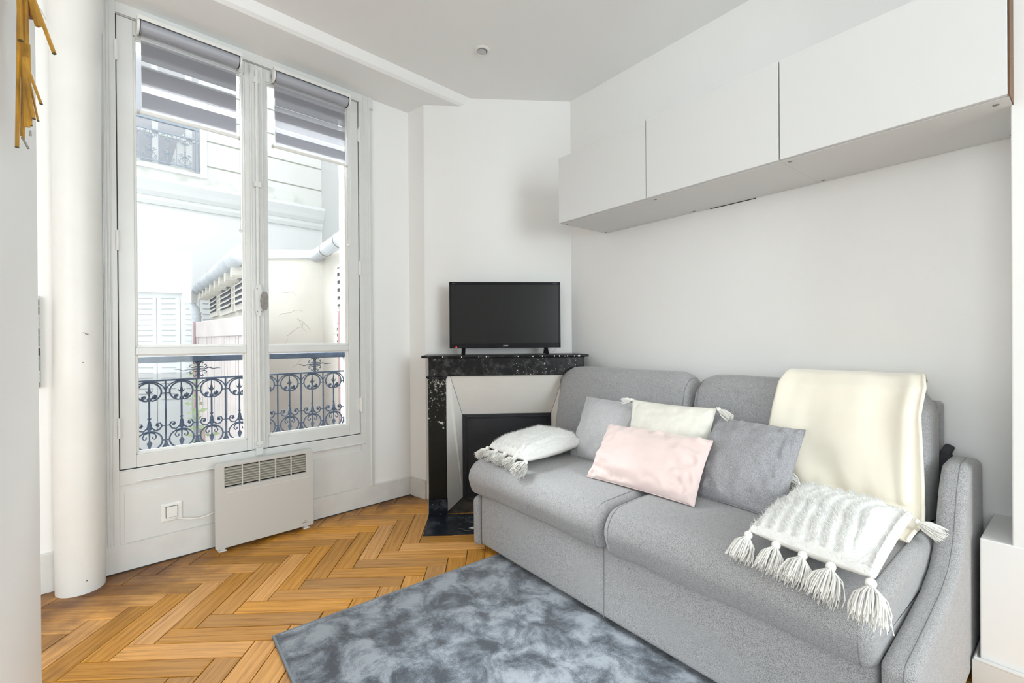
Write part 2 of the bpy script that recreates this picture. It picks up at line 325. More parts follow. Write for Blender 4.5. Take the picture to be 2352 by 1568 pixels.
def build(name, mb, material, parent=None, frame=FW, base=None, smooth=False, bevel=0, merge=False, autosm=True):
    me = bpy.data.meshes.new(name)
    if parent is not None: frame, base = parent['_f'], parent['_b']
    if base is None: base = (0, 0, 0)
    B = Vector(base)
    me.from_pydata([v - B for v in mb.v], [], mb.f)
    bm = bmesh.new(); bm.from_mesh(me)
    if merge: bmesh.ops.remove_doubles(bm, verts=bm.verts, dist=1e-5)
    if not getattr(mb, 'keepn', False): bmesh.ops.recalc_face_normals(bm, faces=bm.faces)
    bm.to_mesh(me); bm.free()
    me.materials.append(material)
    o = bpy.data.objects.new(name, me); COL.objects.link(o)
    if bevel:
        md = o.modifiers.new('bevel', 'BEVEL'); md.width = bevel; md.segments = 2; md.limit_method = 'ANGLE'; md.angle_limit = R(40); md.harden_normals = False
    if smooth: me.shade_smooth()
    if parent is not None: o.parent = parent['_o']
    else: o.matrix_world = frame.m @ Matrix.Translation(B)
    return {'_o': o, '_f': frame, '_b': tuple(B)}
def thing(name, label, cat, frame, base, group=None):
    o = bpy.data.objects.new(name, None); COL.objects.link(o); o.empty_display_size = 0.05
    o.matrix_world = frame.m @ Matrix.Translation(Vector(base))
    o['label'] = label; o['category'] = cat
    if group: o['group'] = group
    return {'_o': o, '_f': frame, '_b': tuple(base)}
def tag(d, label, cat, group=None, kind=None):
    o = d['_o']; o['label'] = label; o['category'] = cat
    if group: o['group'] = group
    if kind: o['kind'] = kind
    return d
def struct(d, label=None):
    d['_o']['kind'] = 'structure'
    if label: d['_o']['label'] = label
    return d
def plabel(d, label): d['_o']['label'] = label; return d
def text_mesh(txt, size, at, ux, uz, nrm, material, name, parent, align='CENTER', bold=0.0):
    cu = bpy.data.curves.new('t', 'FONT'); cu.body = txt; cu.size = size; cu.align_x = align; cu.offset = bold; cu.extrude = 0.0003
    ob = bpy.data.objects.new('t', cu); me = bpy.data.meshes.new_from_object(ob)
    bpy.data.objects.remove(ob); bpy.data.curves.remove(cu)
    mb = MB(); A, U, Z, Nn = Vector(at), Vector(ux), Vector(uz), Vector(nrm)
    mb.add([A + U * v.co.x + Z * v.co.y + Nn * v.co.z for v in me.vertices], [tuple(p.vertices) for p in me.polygons])
    bpy.data.meshes.remove(me)
    return build(name, mb, material, parent)

# ================================================================ the room
HOLE = (-1.765, -0.572, 0.473, 2.612)
room = [F2.w(-3.0, .28, 0), F2.w(0.1, .28, 0), F1.w(.45, -.08, 0), F1.w(-6.4, -.08, 0), Vector((-2.8, -2.0, 0))]
def inside(p, poly):
    c = False; n = len(poly)
    for i in range(n):
        a, b = poly[i], poly[(i + 1) % n]
        if (a.y > p.y) != (b.y > p.y) and p.x < (b.x - a.x) * (p.y - a.y) / (b.y - a.y) + a.x: c = not c
    return c
mb = MB().prism([(p.x, p.y) for p in room], 'z', -0.06, -0.0045)
struct(build('subfloor', mb, M['dark']))
# oak herringbone: every block is its own bevelled board; the lattice is two unit steps U (to the right) and V (away)
def parquet():
    P0 = Vector((-1.215, 2.249, 0)); U = Vector((.09, .004, 0)); V = Vector((-.003, .086, 0)); r = 4.917
    rowv = U * (1 + r) + V * (1 - r); mb = MB(); uvs = []; tones = []
    rnd = random.Random(5)
    reg = [F2.w(-3.0, .16, 0), F2.w(0.1, .16, 0), F1.w(.5, -.12, 0), F1.w(-3.3, -.12, 0), Vector((-1.3, -1.2, 0)), Vector((-2.8, -1.0, 0))]
    for j in range(-9, 10):
        for k in range(-34, 34):
            T = P0 + rowv * j + (U + V) * k
            for kind in (0, 1):
                if kind == 0: o = T - V * r; a = V * r; b = U          # long along V
                else: o = T + U + V * (-r); a = U * r; b = V
                c = o + a * .5 + b * .5
                if not inside(c, reg): continue
                g = 0.0011 + 0.0008 * rnd.random(); la, lb = a.length, b.length; ah, bh = a / la, b / lb
                z = -0.0006 * rnd.random(); bev = 0.0016
                base = [o + ah * g + bh * g, o + ah * (la - g) + bh * g, o + ah * (la - g) + bh * (lb - g), o + ah * g + bh * (lb - g)]
                cc = sum(base, Vector()) / 4
                top = [q + (ah * bev * (1 if (q - cc).dot(ah) < 0 else -1)) + (bh * bev * (1 if (q - cc).dot(bh) < 0 else -1)) + Vector((0, 0, z)) for q in base]
                edge = [q + Vector((0, 0, z - .0014)) for q in base]; bot = [q + Vector((0, 0, -.005)) for q in base]
                flipw = a.cross(b).z < 0
                vs = top + edge + bot
                fs = [(0, 1, 2, 3)] + [(4 + i, 4 + (i + 1) % 4, (i + 1) % 4, i) for i in range(4)] + [(8 + i, 8 + (i + 1) % 4, 4 + (i + 1) % 4, 4 + i) for i in range(4)]
                if flipw: fs = [f[::-1] for f in fs]
                k0 = len(mb.v); mb.add(vs, fs)
                ou, ov = rnd.random() * 40, rnd.random() * 40
                t0, t1 = rnd.random() ** 0.9, rnd.random()
                for q in vs:
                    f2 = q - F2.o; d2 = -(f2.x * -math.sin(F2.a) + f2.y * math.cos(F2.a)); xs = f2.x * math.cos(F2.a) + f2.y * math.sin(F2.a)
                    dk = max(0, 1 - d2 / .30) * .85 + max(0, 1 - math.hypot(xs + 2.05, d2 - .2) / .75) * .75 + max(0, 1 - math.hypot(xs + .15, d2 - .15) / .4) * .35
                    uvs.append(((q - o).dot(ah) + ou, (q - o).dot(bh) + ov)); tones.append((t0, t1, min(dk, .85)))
    d = None
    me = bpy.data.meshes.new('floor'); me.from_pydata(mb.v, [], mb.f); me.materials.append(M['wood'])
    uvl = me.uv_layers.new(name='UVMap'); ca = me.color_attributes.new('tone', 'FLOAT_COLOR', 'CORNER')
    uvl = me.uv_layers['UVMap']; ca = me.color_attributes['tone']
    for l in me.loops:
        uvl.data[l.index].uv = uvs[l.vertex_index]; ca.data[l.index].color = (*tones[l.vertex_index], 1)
    o = bpy.data.objects.new('floor', me); COL.objects.link(o); o['kind'] = 'structure'
    o['label'] = 'honey coloured oak herringbone parquet floor'
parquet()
struct(build('ceiling', MB().prism([(p.x, p.y) for p in room], 'z', CEIL, CEIL + .1), M['ceil']))
struct(build('ceiling_beam', MB().prism([(.05, SOFFIT), (-.325, SOFFIT), (-.345, SOFFIT + .012), (-.375, CEIL + .01), (.05, CEIL + .05)], 'x', -3.0, .12), M['ceil'], frame=F2))
struct(build('wall_right', MB().box(-6.5, .42, -.14, 0, -.02, CEIL + .02), M['wall'], frame=F1))
mb = MB(); T = CEIL + .05
mb.box(-3.1, HOLE[0], 0, .3, -.3, T); mb.box(HOLE[1], .05, 0, .3, -.3, T); mb.box(HOLE[0], HOLE[1], 0, .3, -.3, HOLE[2]); mb.box(HOLE[0], HOLE[1], 0, .3, HOLE[3], T)
struct(build('wall_window', mb, M['wall'], frame=F2))
pp = [P_C2, P_C1, F1.w(.5, -.1, 0), F2.w(.6, .25, 0), F2.w(.02, .25, 0), F2.w(-.2047, .01, 0), P_C3]
struct(build('wall_chimney', MB().prism([(p.x, p.y) for p in pp], 'z', -.02, T), M['wall']))
# rest of the studio behind the camera
q = F2.w(-3.0, 0, 0)
struct(build('wall_left', MB().box(q.x - .1, q.x, -2.0, q.y + .1, -.02, T), M['wall']))
mb = MB(); mb.box(-2.9, -2.6, -2.0, -1.86, -.02, T); mb.box(-.5, 1.9, -2.0, -1.86, -.02, T); mb.box(3.5, 4.8, -2.0, -1.86, -.02, T)
for q0, q1 in ((-2.6, -.5), (1.9, 3.5)): mb.box(q0, q1, -2.0, -1.86, -.02, .6); mb.box(q0, q1, -2.0, -1.86, 2.5, T)  # two invented openings, made for the added fill lamps
struct(build('wall_rear', mb, M['wall']))
struct(build('wall_partition', MB().box(-1.30, -.247, 2.535, 2.61, 0, CEIL + .001), M['wall'], frame=F1, bevel=.002), 'near white wall end at the left edge')
# rounded plaster column over the old pipe in the corner
mb = MB()
def colprof(z): return .082 + .0025 * math.sin(z * 3.1) + (.006 if z > 2.47 else 0)
zs = [0, .05] + [i * .12 for i in range(1, 20)] + [2.46, 2.475, 2.55, SOFFIT + .01]
mb.grid(lambda u, v: (-1.90 + colprof(zs[round(v * (len(zs) - 1))]) * math.cos(2 * math.pi * u) * (1 + .012 * math.sin(6 * u * math.pi + 2 * v)), -.061 + colprof(zs[round(v * (len(zs) - 1))]) * math.sin(2 * math.pi * u), zs[round(v * (len(zs) - 1))]), 40, len(zs) - 1)
struct(build('wall_column', mb, M['column'], frame=F2, smooth=True, merge=True), 'rounded white plaster pipe casing left of the window')
mb = MB()
for x, y, z in ((-1.885, -.142, 1.117), (-1.878, -.142, 1.113), (-1.872, -.1415, 1.111), (-1.888, -.142, .99), (-1.882, -.143, .055)):
    mb.box(x - .0022, x + .0022, y - .001, y + .004, z - .0012, z + .0012)
struct(build('wall_scuffs', mb, M['seal'], frame=F2))
# right end: low boxed ledge along the sofa wall and the pier standing on it
struct(build('wall_pier', MB().box(-2.4, -1.79, 0, .32, .40, CEIL + .001), M['wall'], frame=F1, bevel=.003), 'white wall pier at the right edge')
struct(build('wall_ledge', MB().box(-2.4, -1.722, .0, .322, 0, .457), M['wall'], frame=F1, bevel=.003), 'low white boxed ledge under the right pier')
mb = MB(); mb.box(-2.4, -1.705, .0, .338, 0, .085); mb.tube([(-2.4, .332, .088), (-1.712, .332, .088), (-1.712, 0, .088)], .008, 8)
struct(build('baseboard_ledge', mb, M['trim'], frame=F1, bevel=.002))
mb = MB(); mb.box(-1.722, .30, 0, .013, 0, .125); mb.box(-1.722, .30, 0, .008, .125, .135)
struct(build('baseboard_right', mb, M['skirt'], frame=F1, bevel=.002))
def skirt(x0, x1, y, top, fr, name, th=.014, lip=.006):
    mb = MB(); n = max(2, int((x1 - x0) / .08))
    def zt(i): return top + .0025 * noise.noise(Vector((i * .7, x0, 0)))
    for i in range(n):
        a, b = x0 + (x1 - x0) * i / n, x0 + (x1 - x0) * (i + 1) / n; za, zb = zt(i), zt(i + 1)
        mb.hexa([(a, y - th, 0), (b, y - th, 0), (b, y, 0), (a, y, 0), (a, y - th, za - lip), (b, y - th, zb - lip), (b, y, zb), (a, y, za)])
    return struct(build(name, mb, M['skirt'], frame=fr, merge=True))
skirt(-1.815, -.205, 0, .132, F2, 'baseboard_window')
skirt(-2.9, -1.95, 0, .17, F2, 'baseboard_window_left')
mb = MB(); mb.box(-1.82, -.205, -.017, -.013, 0, .005); struct(build('baseboard_gap', mb, M['seal'], frame=F2))
e = P_C2 - P_C3; FS = Frame(P_C3.x, P_C3.y, math.atan2(e.y, e.x)); LS = e.length
mb = MB(); mb.box(0, LS + .003, -.013, 0, 0, .122); mb.box(0, LS + .006, -.010, 0, .122, .128)
struct(build('baseboard_chimney', mb, M['skirt'], frame=FS, bevel=.002))
mb = MB(); mb.tube([F3.w(.004, -.01, 0), F3.w(.002, -.05, .01), F3.w(.004, -.06, .06), F3.w(.003, -.012, .115)], .006, 6)
# ---------------------------------------------------------------- window
def window():
    w = bpy.data.objects.new('window_1', None); COL.objects.link(w); b0 = (-1.17, 0, 0)
    w.matrix_world = F2.m @ Matrix.Translation(Vector(b0)); w['kind'] = 'structure'
    w['label'] = 'tall white french window with two sashes over the radiator'
    W1 = {'_o': w, '_f': F2, '_b': b0}
    x0, x1, z0, z1 = HOLE
    mb = MB()
    mb.box(-1.814, x0, -.012, .02, .12, SOFFIT); mb.box(x1, -.507, -.012, .02, .12, SOFFIT)
    mb.box(x0, x1, -.012, .06, .405, z0 - .003); mb.box(x0, x1, -.012, .06, z1 + .001, SOFFIT)
    mb.box(x0, x1, -.006, .02, .12, .405)
    for x in (-1.807, -1.797, -1.786): mb.tube([(x, -.012, .13), (x, -.012, SOFFIT)], .0035, 6)
    for x, r in ((-.503, .010), (-.492, .006), (-.485, .004)): mb.tube([(x, -.008, .13), (x, -.008, 2.585)], r, 10)
    mb.tube([(-.512, -.012, 2.59), (-.495, -.022, 2.59), (-.479, -.010, 2.59)], .006, 8)
    mb.box(-.51, -.478, -.016, 0, 2.595, SOFFIT)
    mb.box(-.545, -.541, -.0145, -.01, .44, SOFFIT)
    mb.tube([(-1.70, -.013, .415), (-.545, -.013, .415)], .006, 8)      # sill bead
    build('window_frame', mb, M['trim'], W1, bevel=.0012)
    mb = MB(); mb.box(-1.748, -.530, -.0105, -.004, .13, .372); build('apron_panel', mb, M['trim'], W1, bevel=.003)
    mb = MB()
    mb.box(x0 - .002, x0 + .006, .002, .03, z0, z1); mb.box(x1 - .006, x1 + .002, .004, .03, z0, z1); mb.box(x0, x1, .002, .03, z0 - .004, z0 + .005); mb.box(x0, x1, .008, .03, z1 - .004, z1 + .002)
    mb.box(-1.168, -1.165, .01, .03, z0, z1)
    build('gap_seal', mb, M['seal'], W1)
    for (a, b, ga, gb, first) in ((x0 + .0038, -1.1675, -1.70, -1.226, True), (-1.1655, x1 - .003, -1.118, -.645, False)):
        zb, zt = z0 + .0048, z1 - .0035; mb = MB(); mu = (1.014, 1.050)
        mb.box(a, ga, 0, .04, zb, zt); mb.box(gb, b, 0, .04, zb, zt)
        mb.box(ga, gb, 0, .04, zb, .539); mb.box(ga, gb, 0, .04, 2.54, zt); mb.box(ga, gb, .002, .04, *mu)
        d = build('sash', mb, M['trim'], W1, bevel=.003)
        mb = MB()
        for (l, h) in ((.539, mu[0]), (mu[1], 2.54)):
            for k, (t, y) in enumerate(((.007, .008), (.012, .020))):
                mb.box(ga, ga + t, y, .036, l, h); mb.box(gb - t, gb, y, .036, l, h); mb.box(ga, gb, y, .036, l, l + t); mb.box(ga, gb, y, .036, h - t * (.6 if h < 1.1 else 1), h)
        build('glazing_bead', mb, M['plastic'], d, bevel=.001)
        for (l, h) in ((.539, mu[0]), (mu[1], 2.54)):
            build('glass_pane', MB().box(ga + .004, gb - .004, .026, .029, l + .004, h - .004), M['glass'], d)
    mb = MB(); mb.box(-1.203, -1.139, -.012, .0, z0 + .012, z1 - .01); mb.tube([(-1.199, -.012, z0 + .02), (-1.199, -.012, z1 - .02)], .004, 8); mb.tube([(-1.143, -.012, z0 + .02), (-1.143, -.012, z1 - .02)], .004, 8)
    build('cover_strip', mb, M['trim'], W1, bevel=.003)
    mb = MB(); mb.tube([(-1.172, -.022, .50), (-1.172, -.022, 2.57)], .0085, 10)
    mb.box(-1.187, -1.157, -.026, -.012, 2.50, 2.53); mb.box(-1.19, -1.155, -.034, -.012, 1.925, 1.955); mb.box(-1.187, -1.157, -.03, -.012, .505, .525)
    mb.box(-1.19, -1.154, -.026, .0, .448, .49); mb.tube([(-1.188, -.02, .456), (-1.172, -.034, .452), (-1.156, -.02, .456)], .003, 6)
    rod = build('lock_rod', mb, M['trim'], W1, bevel=.0015)
    mb = MB(); mb.prism([(-1.189, 1.245), (-1.181, 1.215), (-1.163, 1.215), (-1.155, 1.245), (-1.155, 1.36), (-1.163, 1.39), (-1.181, 1.39), (-1.189, 1.36)], 'y', -.034, -.012)
    hb = build('lock_box', mb, M['trim'], W1, bevel=.003)
    mb = MB(); mb.prism([(-1.165, 1.27), (-1.155, 1.247), (-1.14, 1.247), (-1.131, 1.27), (-1.131, 1.325), (-1.14, 1.35), (-1.155, 1.35), (-1.165, 1.325)], 'y', -.058, -.045)
    mb.tube([(-1.165, -.034, 1.298), (-1.15, -.048, 1.298)], .005, 8)
    plabel(build('handle', mb, M['handle'], hb, bevel=.004), 'worn grey oval handle')
    for x, z in ((-1.181, 1.365), (-1.181, 1.24), (-1.161, 1.24)):
        mb = MB(); mb.ball((x, -.035, z), .003, 5); build('screw', mb, M['handle'], hb)
    for x, zs in ((x0 + .001, (2.436, 1.55, .674)), (x1 - .001, (2.396, 1.544, .667))):
        for z in zs:
            mb = MB(); mb.tube([(x, -.014, z - .047), (x, -.014, z + .047)], .0065, 10); mb.box(x - .008, x + .008, -.012, 0, z - .04, z + .04)
            h = build('hinge', mb, M['plastic'], W1, bevel=.001)
window()

# ================================================================ blinds, radiator, socket
def blind(xa, xb, ztop, zbot, front, back, label):
    t = thing('roller_blind', label, 'blind', F2, ((xa + xb) / 2, -.05, zbot), 'striped day and night blinds on the window sashes')
    yc, r = -.052, .031
    mb = MB(); mb.tube([(xa + .012, yc, ztop), (xb - .010, yc, ztop)], r, 28)
    build('roller', mb, M['blind_roll'], t, smooth=False)
    mb = MB(); mb.prism([(-.010, ztop + .038), (-.085, ztop + .038), (-.090, ztop + .020), (-.088, ztop + .017), (-.083, ztop + .033), (-.010, ztop + .034)], 'x', xa, xb)
    build('head_rail', mb, M['plastic'], t)
    for x, s in ((xa, 1), (xb, -1)):
        mb = MB(); mb.tube([(x, yc, ztop), (x + s * .009, yc, ztop)], r + .006, 24); mb.box(min(x, x + s * .005), max(x, x + s * .005), -.05, 0, ztop - .03, ztop + .036)
        e = build('end_cap', mb, M['plastic'], t, bevel=.001)
        mb = MB(); mb.tube([(x + s * .0092, yc, ztop), (x + s * .0125, yc, ztop)], r + .003, 24); build('cap_ring', mb, M['seal'], e)
    fa, fb = xa + .018, xb - .018
    for (y, bands, top) in ((-.036, [(a + .010, b + .010) for a, b in front], ztop - .012), (-.026, [(a + .013, b + .013) for a, b in back], ztop - .010)):
        mb = MB()
        for hi, lo in bands: mb.add([(fa, y, lo), (fb, y, lo), (fb, y, hi), (fa, y, hi)], [(0, 1, 2, 3)])
        build('grey_band_layer', mb, M['blind_band'], t)
        mb = MB(); edges = [top] + [v for bnd in bands for v in bnd] + [zbot + .014]
        for i in range(0, len(edges) - 1, 2):
            if edges[i] - edges[i + 1] > .001: mb.add([(fa, y, edges[i + 1]), (fb, y, edges[i + 1]), (fb, y, edges[i]), (fa, y, edges[i])], [(0, 1, 2, 3)])
        build('sheer_band_layer', mb, M['blind_sheer'], t)
    mb = MB(); mb.tube([(xa + .010, -.034, zbot + .006), (xb - .008, -.034, zbot + .006)], .0065, 10); mb.box(fa, fb, -.040, -.024, zbot + .008, zbot + .016)
    bb = build('bottom_bar', mb, M['plastic'], t)
    for x in (xa + .006, xb - .006):
        mb = MB(); mb.tube([(x - .005, -.034, zbot + .006), (x + .005, -.034, zbot + .006)], .010, 10); build('bar_cap', mb, M['rad'], bb)
    mb = MB(); cz = 1.67
    for y in (-.030, -.078):
        mb.tube([(xb - .003, y, ztop - .02), (xb - .003, y, cz)], .0009, 4)
        z = ztop - .02
        while z > cz: mb.ball((xb - .003, y, z), .0019, 3); z -= .0066
    mb.tube([(xb - .003, -.030, cz), (xb - .003, -.042, cz - .010), (xb - .003, -.066, cz - .010), (xb - .003, -.078, cz)], .0015, 5)
    ch = build('bead_chain', mb, M['plastic'], t, smooth=True)
    mb = MB(); mb.ball((xb - .010, -.06, cz - .002), .007, 6); mb.tube([(xb - .018, -.06, cz + .004), (xb - .014, -.06, cz - .01), (xb - .006, -.06, cz - .012)], .0025, 6); build('chain_clip', mb, M['plastic'], ch)
blind(-1.690, -1.256, 2.563, 2.160, [(2.487, 2.400), (2.371, 2.285), (2.255, 2.172)], [(2.500, 2.427), (2.381, 2.300), (2.262, 2.186)],
      'striped grey roller blind on the left window sash, wide dark bands')
blind(-1.100, -.660, 2.558, 2.163, [(2.477, 2.393), (2.362, 2.270), (2.243, 2.171)], [(2.507, 2.435), (2.393, 2.315), (2.270, 2.192)],
      'striped grey roller blind on the right window sash, narrow bright gaps')

def radiator():
    t = thing('panel_radiator', 'white electric panel heater standing under the window', 'radiator', F2, (-1.159, -.06, 0))
    x0, x1, z0, z1, yf = -1.403, -.915, .020, .449, -.112
    gx0, gx1, gz0, gz1 = -1.360, -.956, .3255, .4325
    rr = .012
    def rrect(a, b, c, d, r, n=5):
        o = []
        for cx, cz, s in ((b - r, d - r, 0), (a + r, d - r, 1), (a + r, c + r, 2), (b - r, c + r, 3)):
            for k in range(n + 1): th = math.pi / 2 * (s + k / n); o.append((cx + r * math.cos(th), cz + r * math.sin(th)))
        return o
    # front panel with a rectangular cut for the grille, modelled as a ring of boxes joined to rounded corners
    mb = MB()
    outer = rrect(x0, x1, z0, z1, rr); inner = [(gx1, gz1), (gx0, gz1), (gx0, gz0), (gx1, gz0)]
    n = len(outer); q = n // 4
    vs = [(p[0], yf, p[1]) for p in outer] + [(p[0], yf, p[1]) for p in inner] + [(p[0], yf + .012, p[1]) for p in outer] + [(p[0], yf + .012, p[1]) for p in inner]
    fs = []
    for c in range(4):
        fs.append(tuple([c * q + k for k in range(q)]) + (n + c,))
        fs.append((c * q + q - 1, ((c + 1) * q) % n, n + (c + 1) % 4, n + c))
    fs = [f for f in fs]; off = n + 4
    fs += [tuple(i + off for i in f[::-1]) for f in fs]
    fs += [(i, (i + 1) % n, off + (i + 1) % n, off + i) for i in range(n)] + [(n + i, off + n + i, off + n + (i + 1) % 4, n + (i + 1) % 4) for i in range(4)]
    mb.add(vs, fs)
    build('front_panel', mb, M['rad'], t, bevel=.003)
    mb = MB(); mb.box(x0 + .004, x1 - .004, yf + .0125, yf + .030, z0 + .003, z1 + .003); mb.box(x0 + .05, x1 - .05, yf + .03, -.022, z0 + .03, z1 - .03)
    mb.box(gx0, gx1, yf + .012, yf + .013, gz0, gz1)
    build('casing', mb, M['rad'], t, bevel=.002)
    mb = MB(); cw = (gx1 - gx0) / 5
    for c in range(1, 5): mb.box(gx0 + c * cw - .003, gx0 + c * cw + .003, yf + .0005, yf + .010, gz0, gz1)
    mb.box(gx0, gx1, yf + .0095, yf + .0115, gz0, gz0 + .002)
    g = build('grille', mb, M['rad'], t)
    for c in range(5):
        mb = MB(); n = 8; h = (gz1 - gz0) / n
        for k in range(1, n): # sloping slats
            z = gz0 + k * h
            mb.hexa([(gx0 + c * cw, yf + .001, z - .0022), (gx0 + (c + 1) * cw, yf + .001, z - .0022), (gx0 + (c + 1) * cw, yf + .011, z + .005), (gx0 + c * cw, yf + .011, z + .005),
                     (gx0 + c * cw, yf + .001, z + .0022), (gx0 + (c + 1) * cw, yf + .001, z + .0022), (gx0 + (c + 1) * cw, yf + .011, z + .0075), (gx0 + c * cw, yf + .011, z + .0075)])
        build('slat_set', mb, M['radslat'], g)
    build('grille_well', MB().box(gx0, gx1, yf + .0118, yf + .0124, gz0, gz1), M['dark'], t)
    mb = MB(); mb.box(gx0 + .01, x1, yf - .0006, yf, .3000, .3012); build('fold_line', mb, M['plastic'], t)
    for x in (x0 + .035, x1 - .035):
        mb = MB(); mb.box(x - .018, x + .018, -.10, -.03, 0, .006); mb.box(x - .012, x + .012, -.09, -.05, .006, .03); build('foot', mb, M['plastic'], t, bevel=.002)
    text_mesh('concorde', .0085, (-.962, yf - .0002, .040), (1, 0, 0), (0, 0, 1), (0, -1, 0), M['printing'], 'logo_lettering', t, 'CENTER', .00015)
    mb = MB(); mb.add([(-.968, yf - .0008, .049), (-.962, yf - .0008, .054), (-.955, yf - .0008, .049), (-.962, yf - .0008, .051)], [(0, 1, 2, 3)]); build('logo_mark', mb, M['printing'], t)
radiator()
def socket():
    t = thing('wall_socket', 'white square wall outlet under the window, left of the heater', 'socket', F2, (-1.567, -.006, .235))
    a, b, c, d = -1.612, -1.524, .190, .282
    build('cover_plate', MB().box(a, b, -.018, -.006, c, d), M['plastic'], t, bevel=.006)
    p = build('outlet_cover', MB().box(a + .021, b - .022, -.026, -.018, c + .022, d - .018), M['plastic'], t, bevel=.002)
    build('cover_shadow_gap', MB().box(a + .019, b - .020, -.0185, -.017, c + .020, d - .016), M['seal'], t)
socket()
mb = MB(); pts = []
for k in range(25):
    u = k / 24; pts.append((-1.566 + u * .185, -.024 - .03 * math.sin(u * 2.2), .210 - .034 * math.sin(min(1, u * 1.35) * math.pi / 2) ** 1 + .024 * u * u))
mb.tube(pts, .0032, 8)
tag(build('power_cable', mb, M['plastic'], frame=F2, base=pts[0], smooth=True), 'thin white cable from the wall outlet to the heater', 'cable')

# ================================================================ fireplace, television
def fireplace():
    t = thing('fireplace', 'old black marble corner fireplace closed with a black panel', 'fireplace', F3, (.52, -.15, 0))
    mb = MB(); mb.box(.007, 1.050, -.305, .0, .966, .981); sh = build('mantel_shelf', mb, M['marble'], t, bevel=.005)
    mb = MB(); mb.box(.050, 1.022, -.290, -.02, .852, .9655); build('frieze', mb, M['marble'], t, bevel=.003)
    mb = MB(); mb.box(.048, 1.024, -.294, -.02, .959, .9655)
    build('frieze_bead', mb, M['marble'], t, bevel=.002)
    for xa, xb in ((.046, .157), (.905, 1.0)):
        mb = MB(); mb.box(xa, xb, -.286, -.02, .095, .836); j = build('jamb', mb, M['jamb'], t, bevel=.003)
        mb = MB(); mb.prism([(xa - .012, .852), (xb + .008, .852), (xb + .006, .845), (xb, .836), (xa, .836), (xa - .010, .845)], 'y', -.298, -.02); build('capital', mb, M['marble'], j, bevel=.002)
        mb = MB(); mb.box(xa - .001, xb + .003, -.293, -.02, 0, .094); build('plinth', mb, M['hearth'], j, bevel=.003)
        mb = MB(); mb.box(xa - .008, xa - .001, -.27, 0, 0, .115); build('side_return', mb, M['skirt'], j, bevel=.002)
    # painted splays and hood
    px0, px1, pz = .250, .836, .590; yb = -.125; yf = -.272
    mb = MB(); mb.add([(.157, yf, 0.01), (px0, yb, 0.05), (px0, yb, pz), (.182, yf, .852), (.157, yf, .852)], [(0, 1, 2, 3, 4)])
    mb.add([(.157, yf + .02, 0.01), (px0, yb + .01, 0.05)], [])
    build('left_splay', mb, M['pane_white'], t)
    mb = MB(); mb.add([(.905, yf, 0), (px1, yb, 0), (px1, yb, pz), (.893, yf, .852), (.905, yf, .852)], [(4, 3, 2, 1, 0)]); build('right_splay', mb, M['pane_white'], t)
    mb = MB(); mb.add([(.182, yf, .852), (px0, yb, pz), (px1, yb, pz), (.893, yf, .852)], [(0, 1, 2, 3)]); build('hood', mb, M['pane_white'], t)
    mb = MB(); mb.tube([(.1815, yf - .001, .852), (px0 - .0005, yb - .001, pz)], .0012, 5); mb.tube([(.8935, yf - .001, .852), (px1 + .0005, yb - .001, pz)], .0012, 5)
    mb.tube([(px0, yb - .001, pz), (px1, yb - .001, pz)], .0012, 5); build('joint_line', mb, M['seal'], t)
    mb = MB(); mb.box(px0, px1, yb + .004, yb + .02, .03, pz)
    dp = build('black_panel', mb, M['panelblack'], t)
    for k, (o, y) in enumerate(((0, yb - .004), (.010, yb - .010), (.020, yb - .002))):
        mb = MB(); w_ = .011
        mb.box(px0 + o, px0 + o + w_, y, yb + .006, .03, pz - o); mb.box(px1 - o - w_, px1 - o, y, yb + .006, .03, pz - o); mb.box(px0 + o, px1 - o, y, yb + .006, pz - o - w_, pz - o)
        build('panel_moulding', mb, M['panelblack'], dp, bevel=.0025)
    mb = MB()
    for z in (.340, .215): mb.box(px0 + .03, px1 - .03, yb + .0015, yb + .0035, z, z + .006)
    mb.box(px0 + .03, px1 - .03, yb + .002, yb + .0038, .221, .340)
    build('panel_rail', mb, M['panelblack'], dp, bevel=.001)
    mb = MB(); mb.add([(.157, -.275, 0), (.905, -.275, 0), (.836, -.12, .0), (.25, -.12, 0), (.157, -.275, .006), (.905, -.275, .006), (.836, -.12, .035), (.25, -.12, .045)], [(3, 2, 1, 0), (4, 5, 6, 7), (0, 1, 5, 4), (1, 2, 6, 5), (2, 3, 7, 6), (3, 0, 4, 7)])
    build('mortar_bed', mb, M['ashy'], t)
    mb = MB(); mb.box(.045, 1.0, -.60, -.29, -.004, .0018); h = build('hearth', mb, M['hearth'], t)
    mb = MB()
    mb.add([(.292, -.518, .0022), (.318, -.530, .0022), (.345, -.526, .0022), (.352, -.514, .0022), (.330, -.508, .0022), (.322, -.500, .0022), (.305, -.508, .0022)], [tuple(range(7))])
    build('paint_spot', mb, M['pane_white'], h)
    mb = MB(); rr_ = random.Random(3)
    for k in range(9):
        x, y = .07 + rr_.random() * .28, -.33 - rr_.random() * .22; a = rr_.random() * 6; pts = []
        for i in range(7): pts.append((x, y, .0026)); x += .008 * math.cos(a); y += .008 * math.sin(a); a += (rr_.random() - .5) * 1.2
        mb.tube(pts, .0005, 3)
    build('scratches', mb, M['groove'], h)['_o']['kind'] = 'stuff'
    # white paint drips and chips on the frieze and shelf
    mb = MB(); rr_ = random.Random(8)
    for k in range(46):
        x = .55 + .44 * rr_.random() if k < 34 else .06 + .9 * rr_.random(); z = .858 + .10 * rr_.random(); s = .0008 + .0016 * rr_.random() ** 2
        mb.box(x - s, x + s, -.2925, -.2895, z - s, z + s)
    for k in range(9): x = .70 + .028 * k; z = .862 + .0045 * k; mb.box(x - .001, x + .001, -.2925, -.2895, z - .001, z + .001)
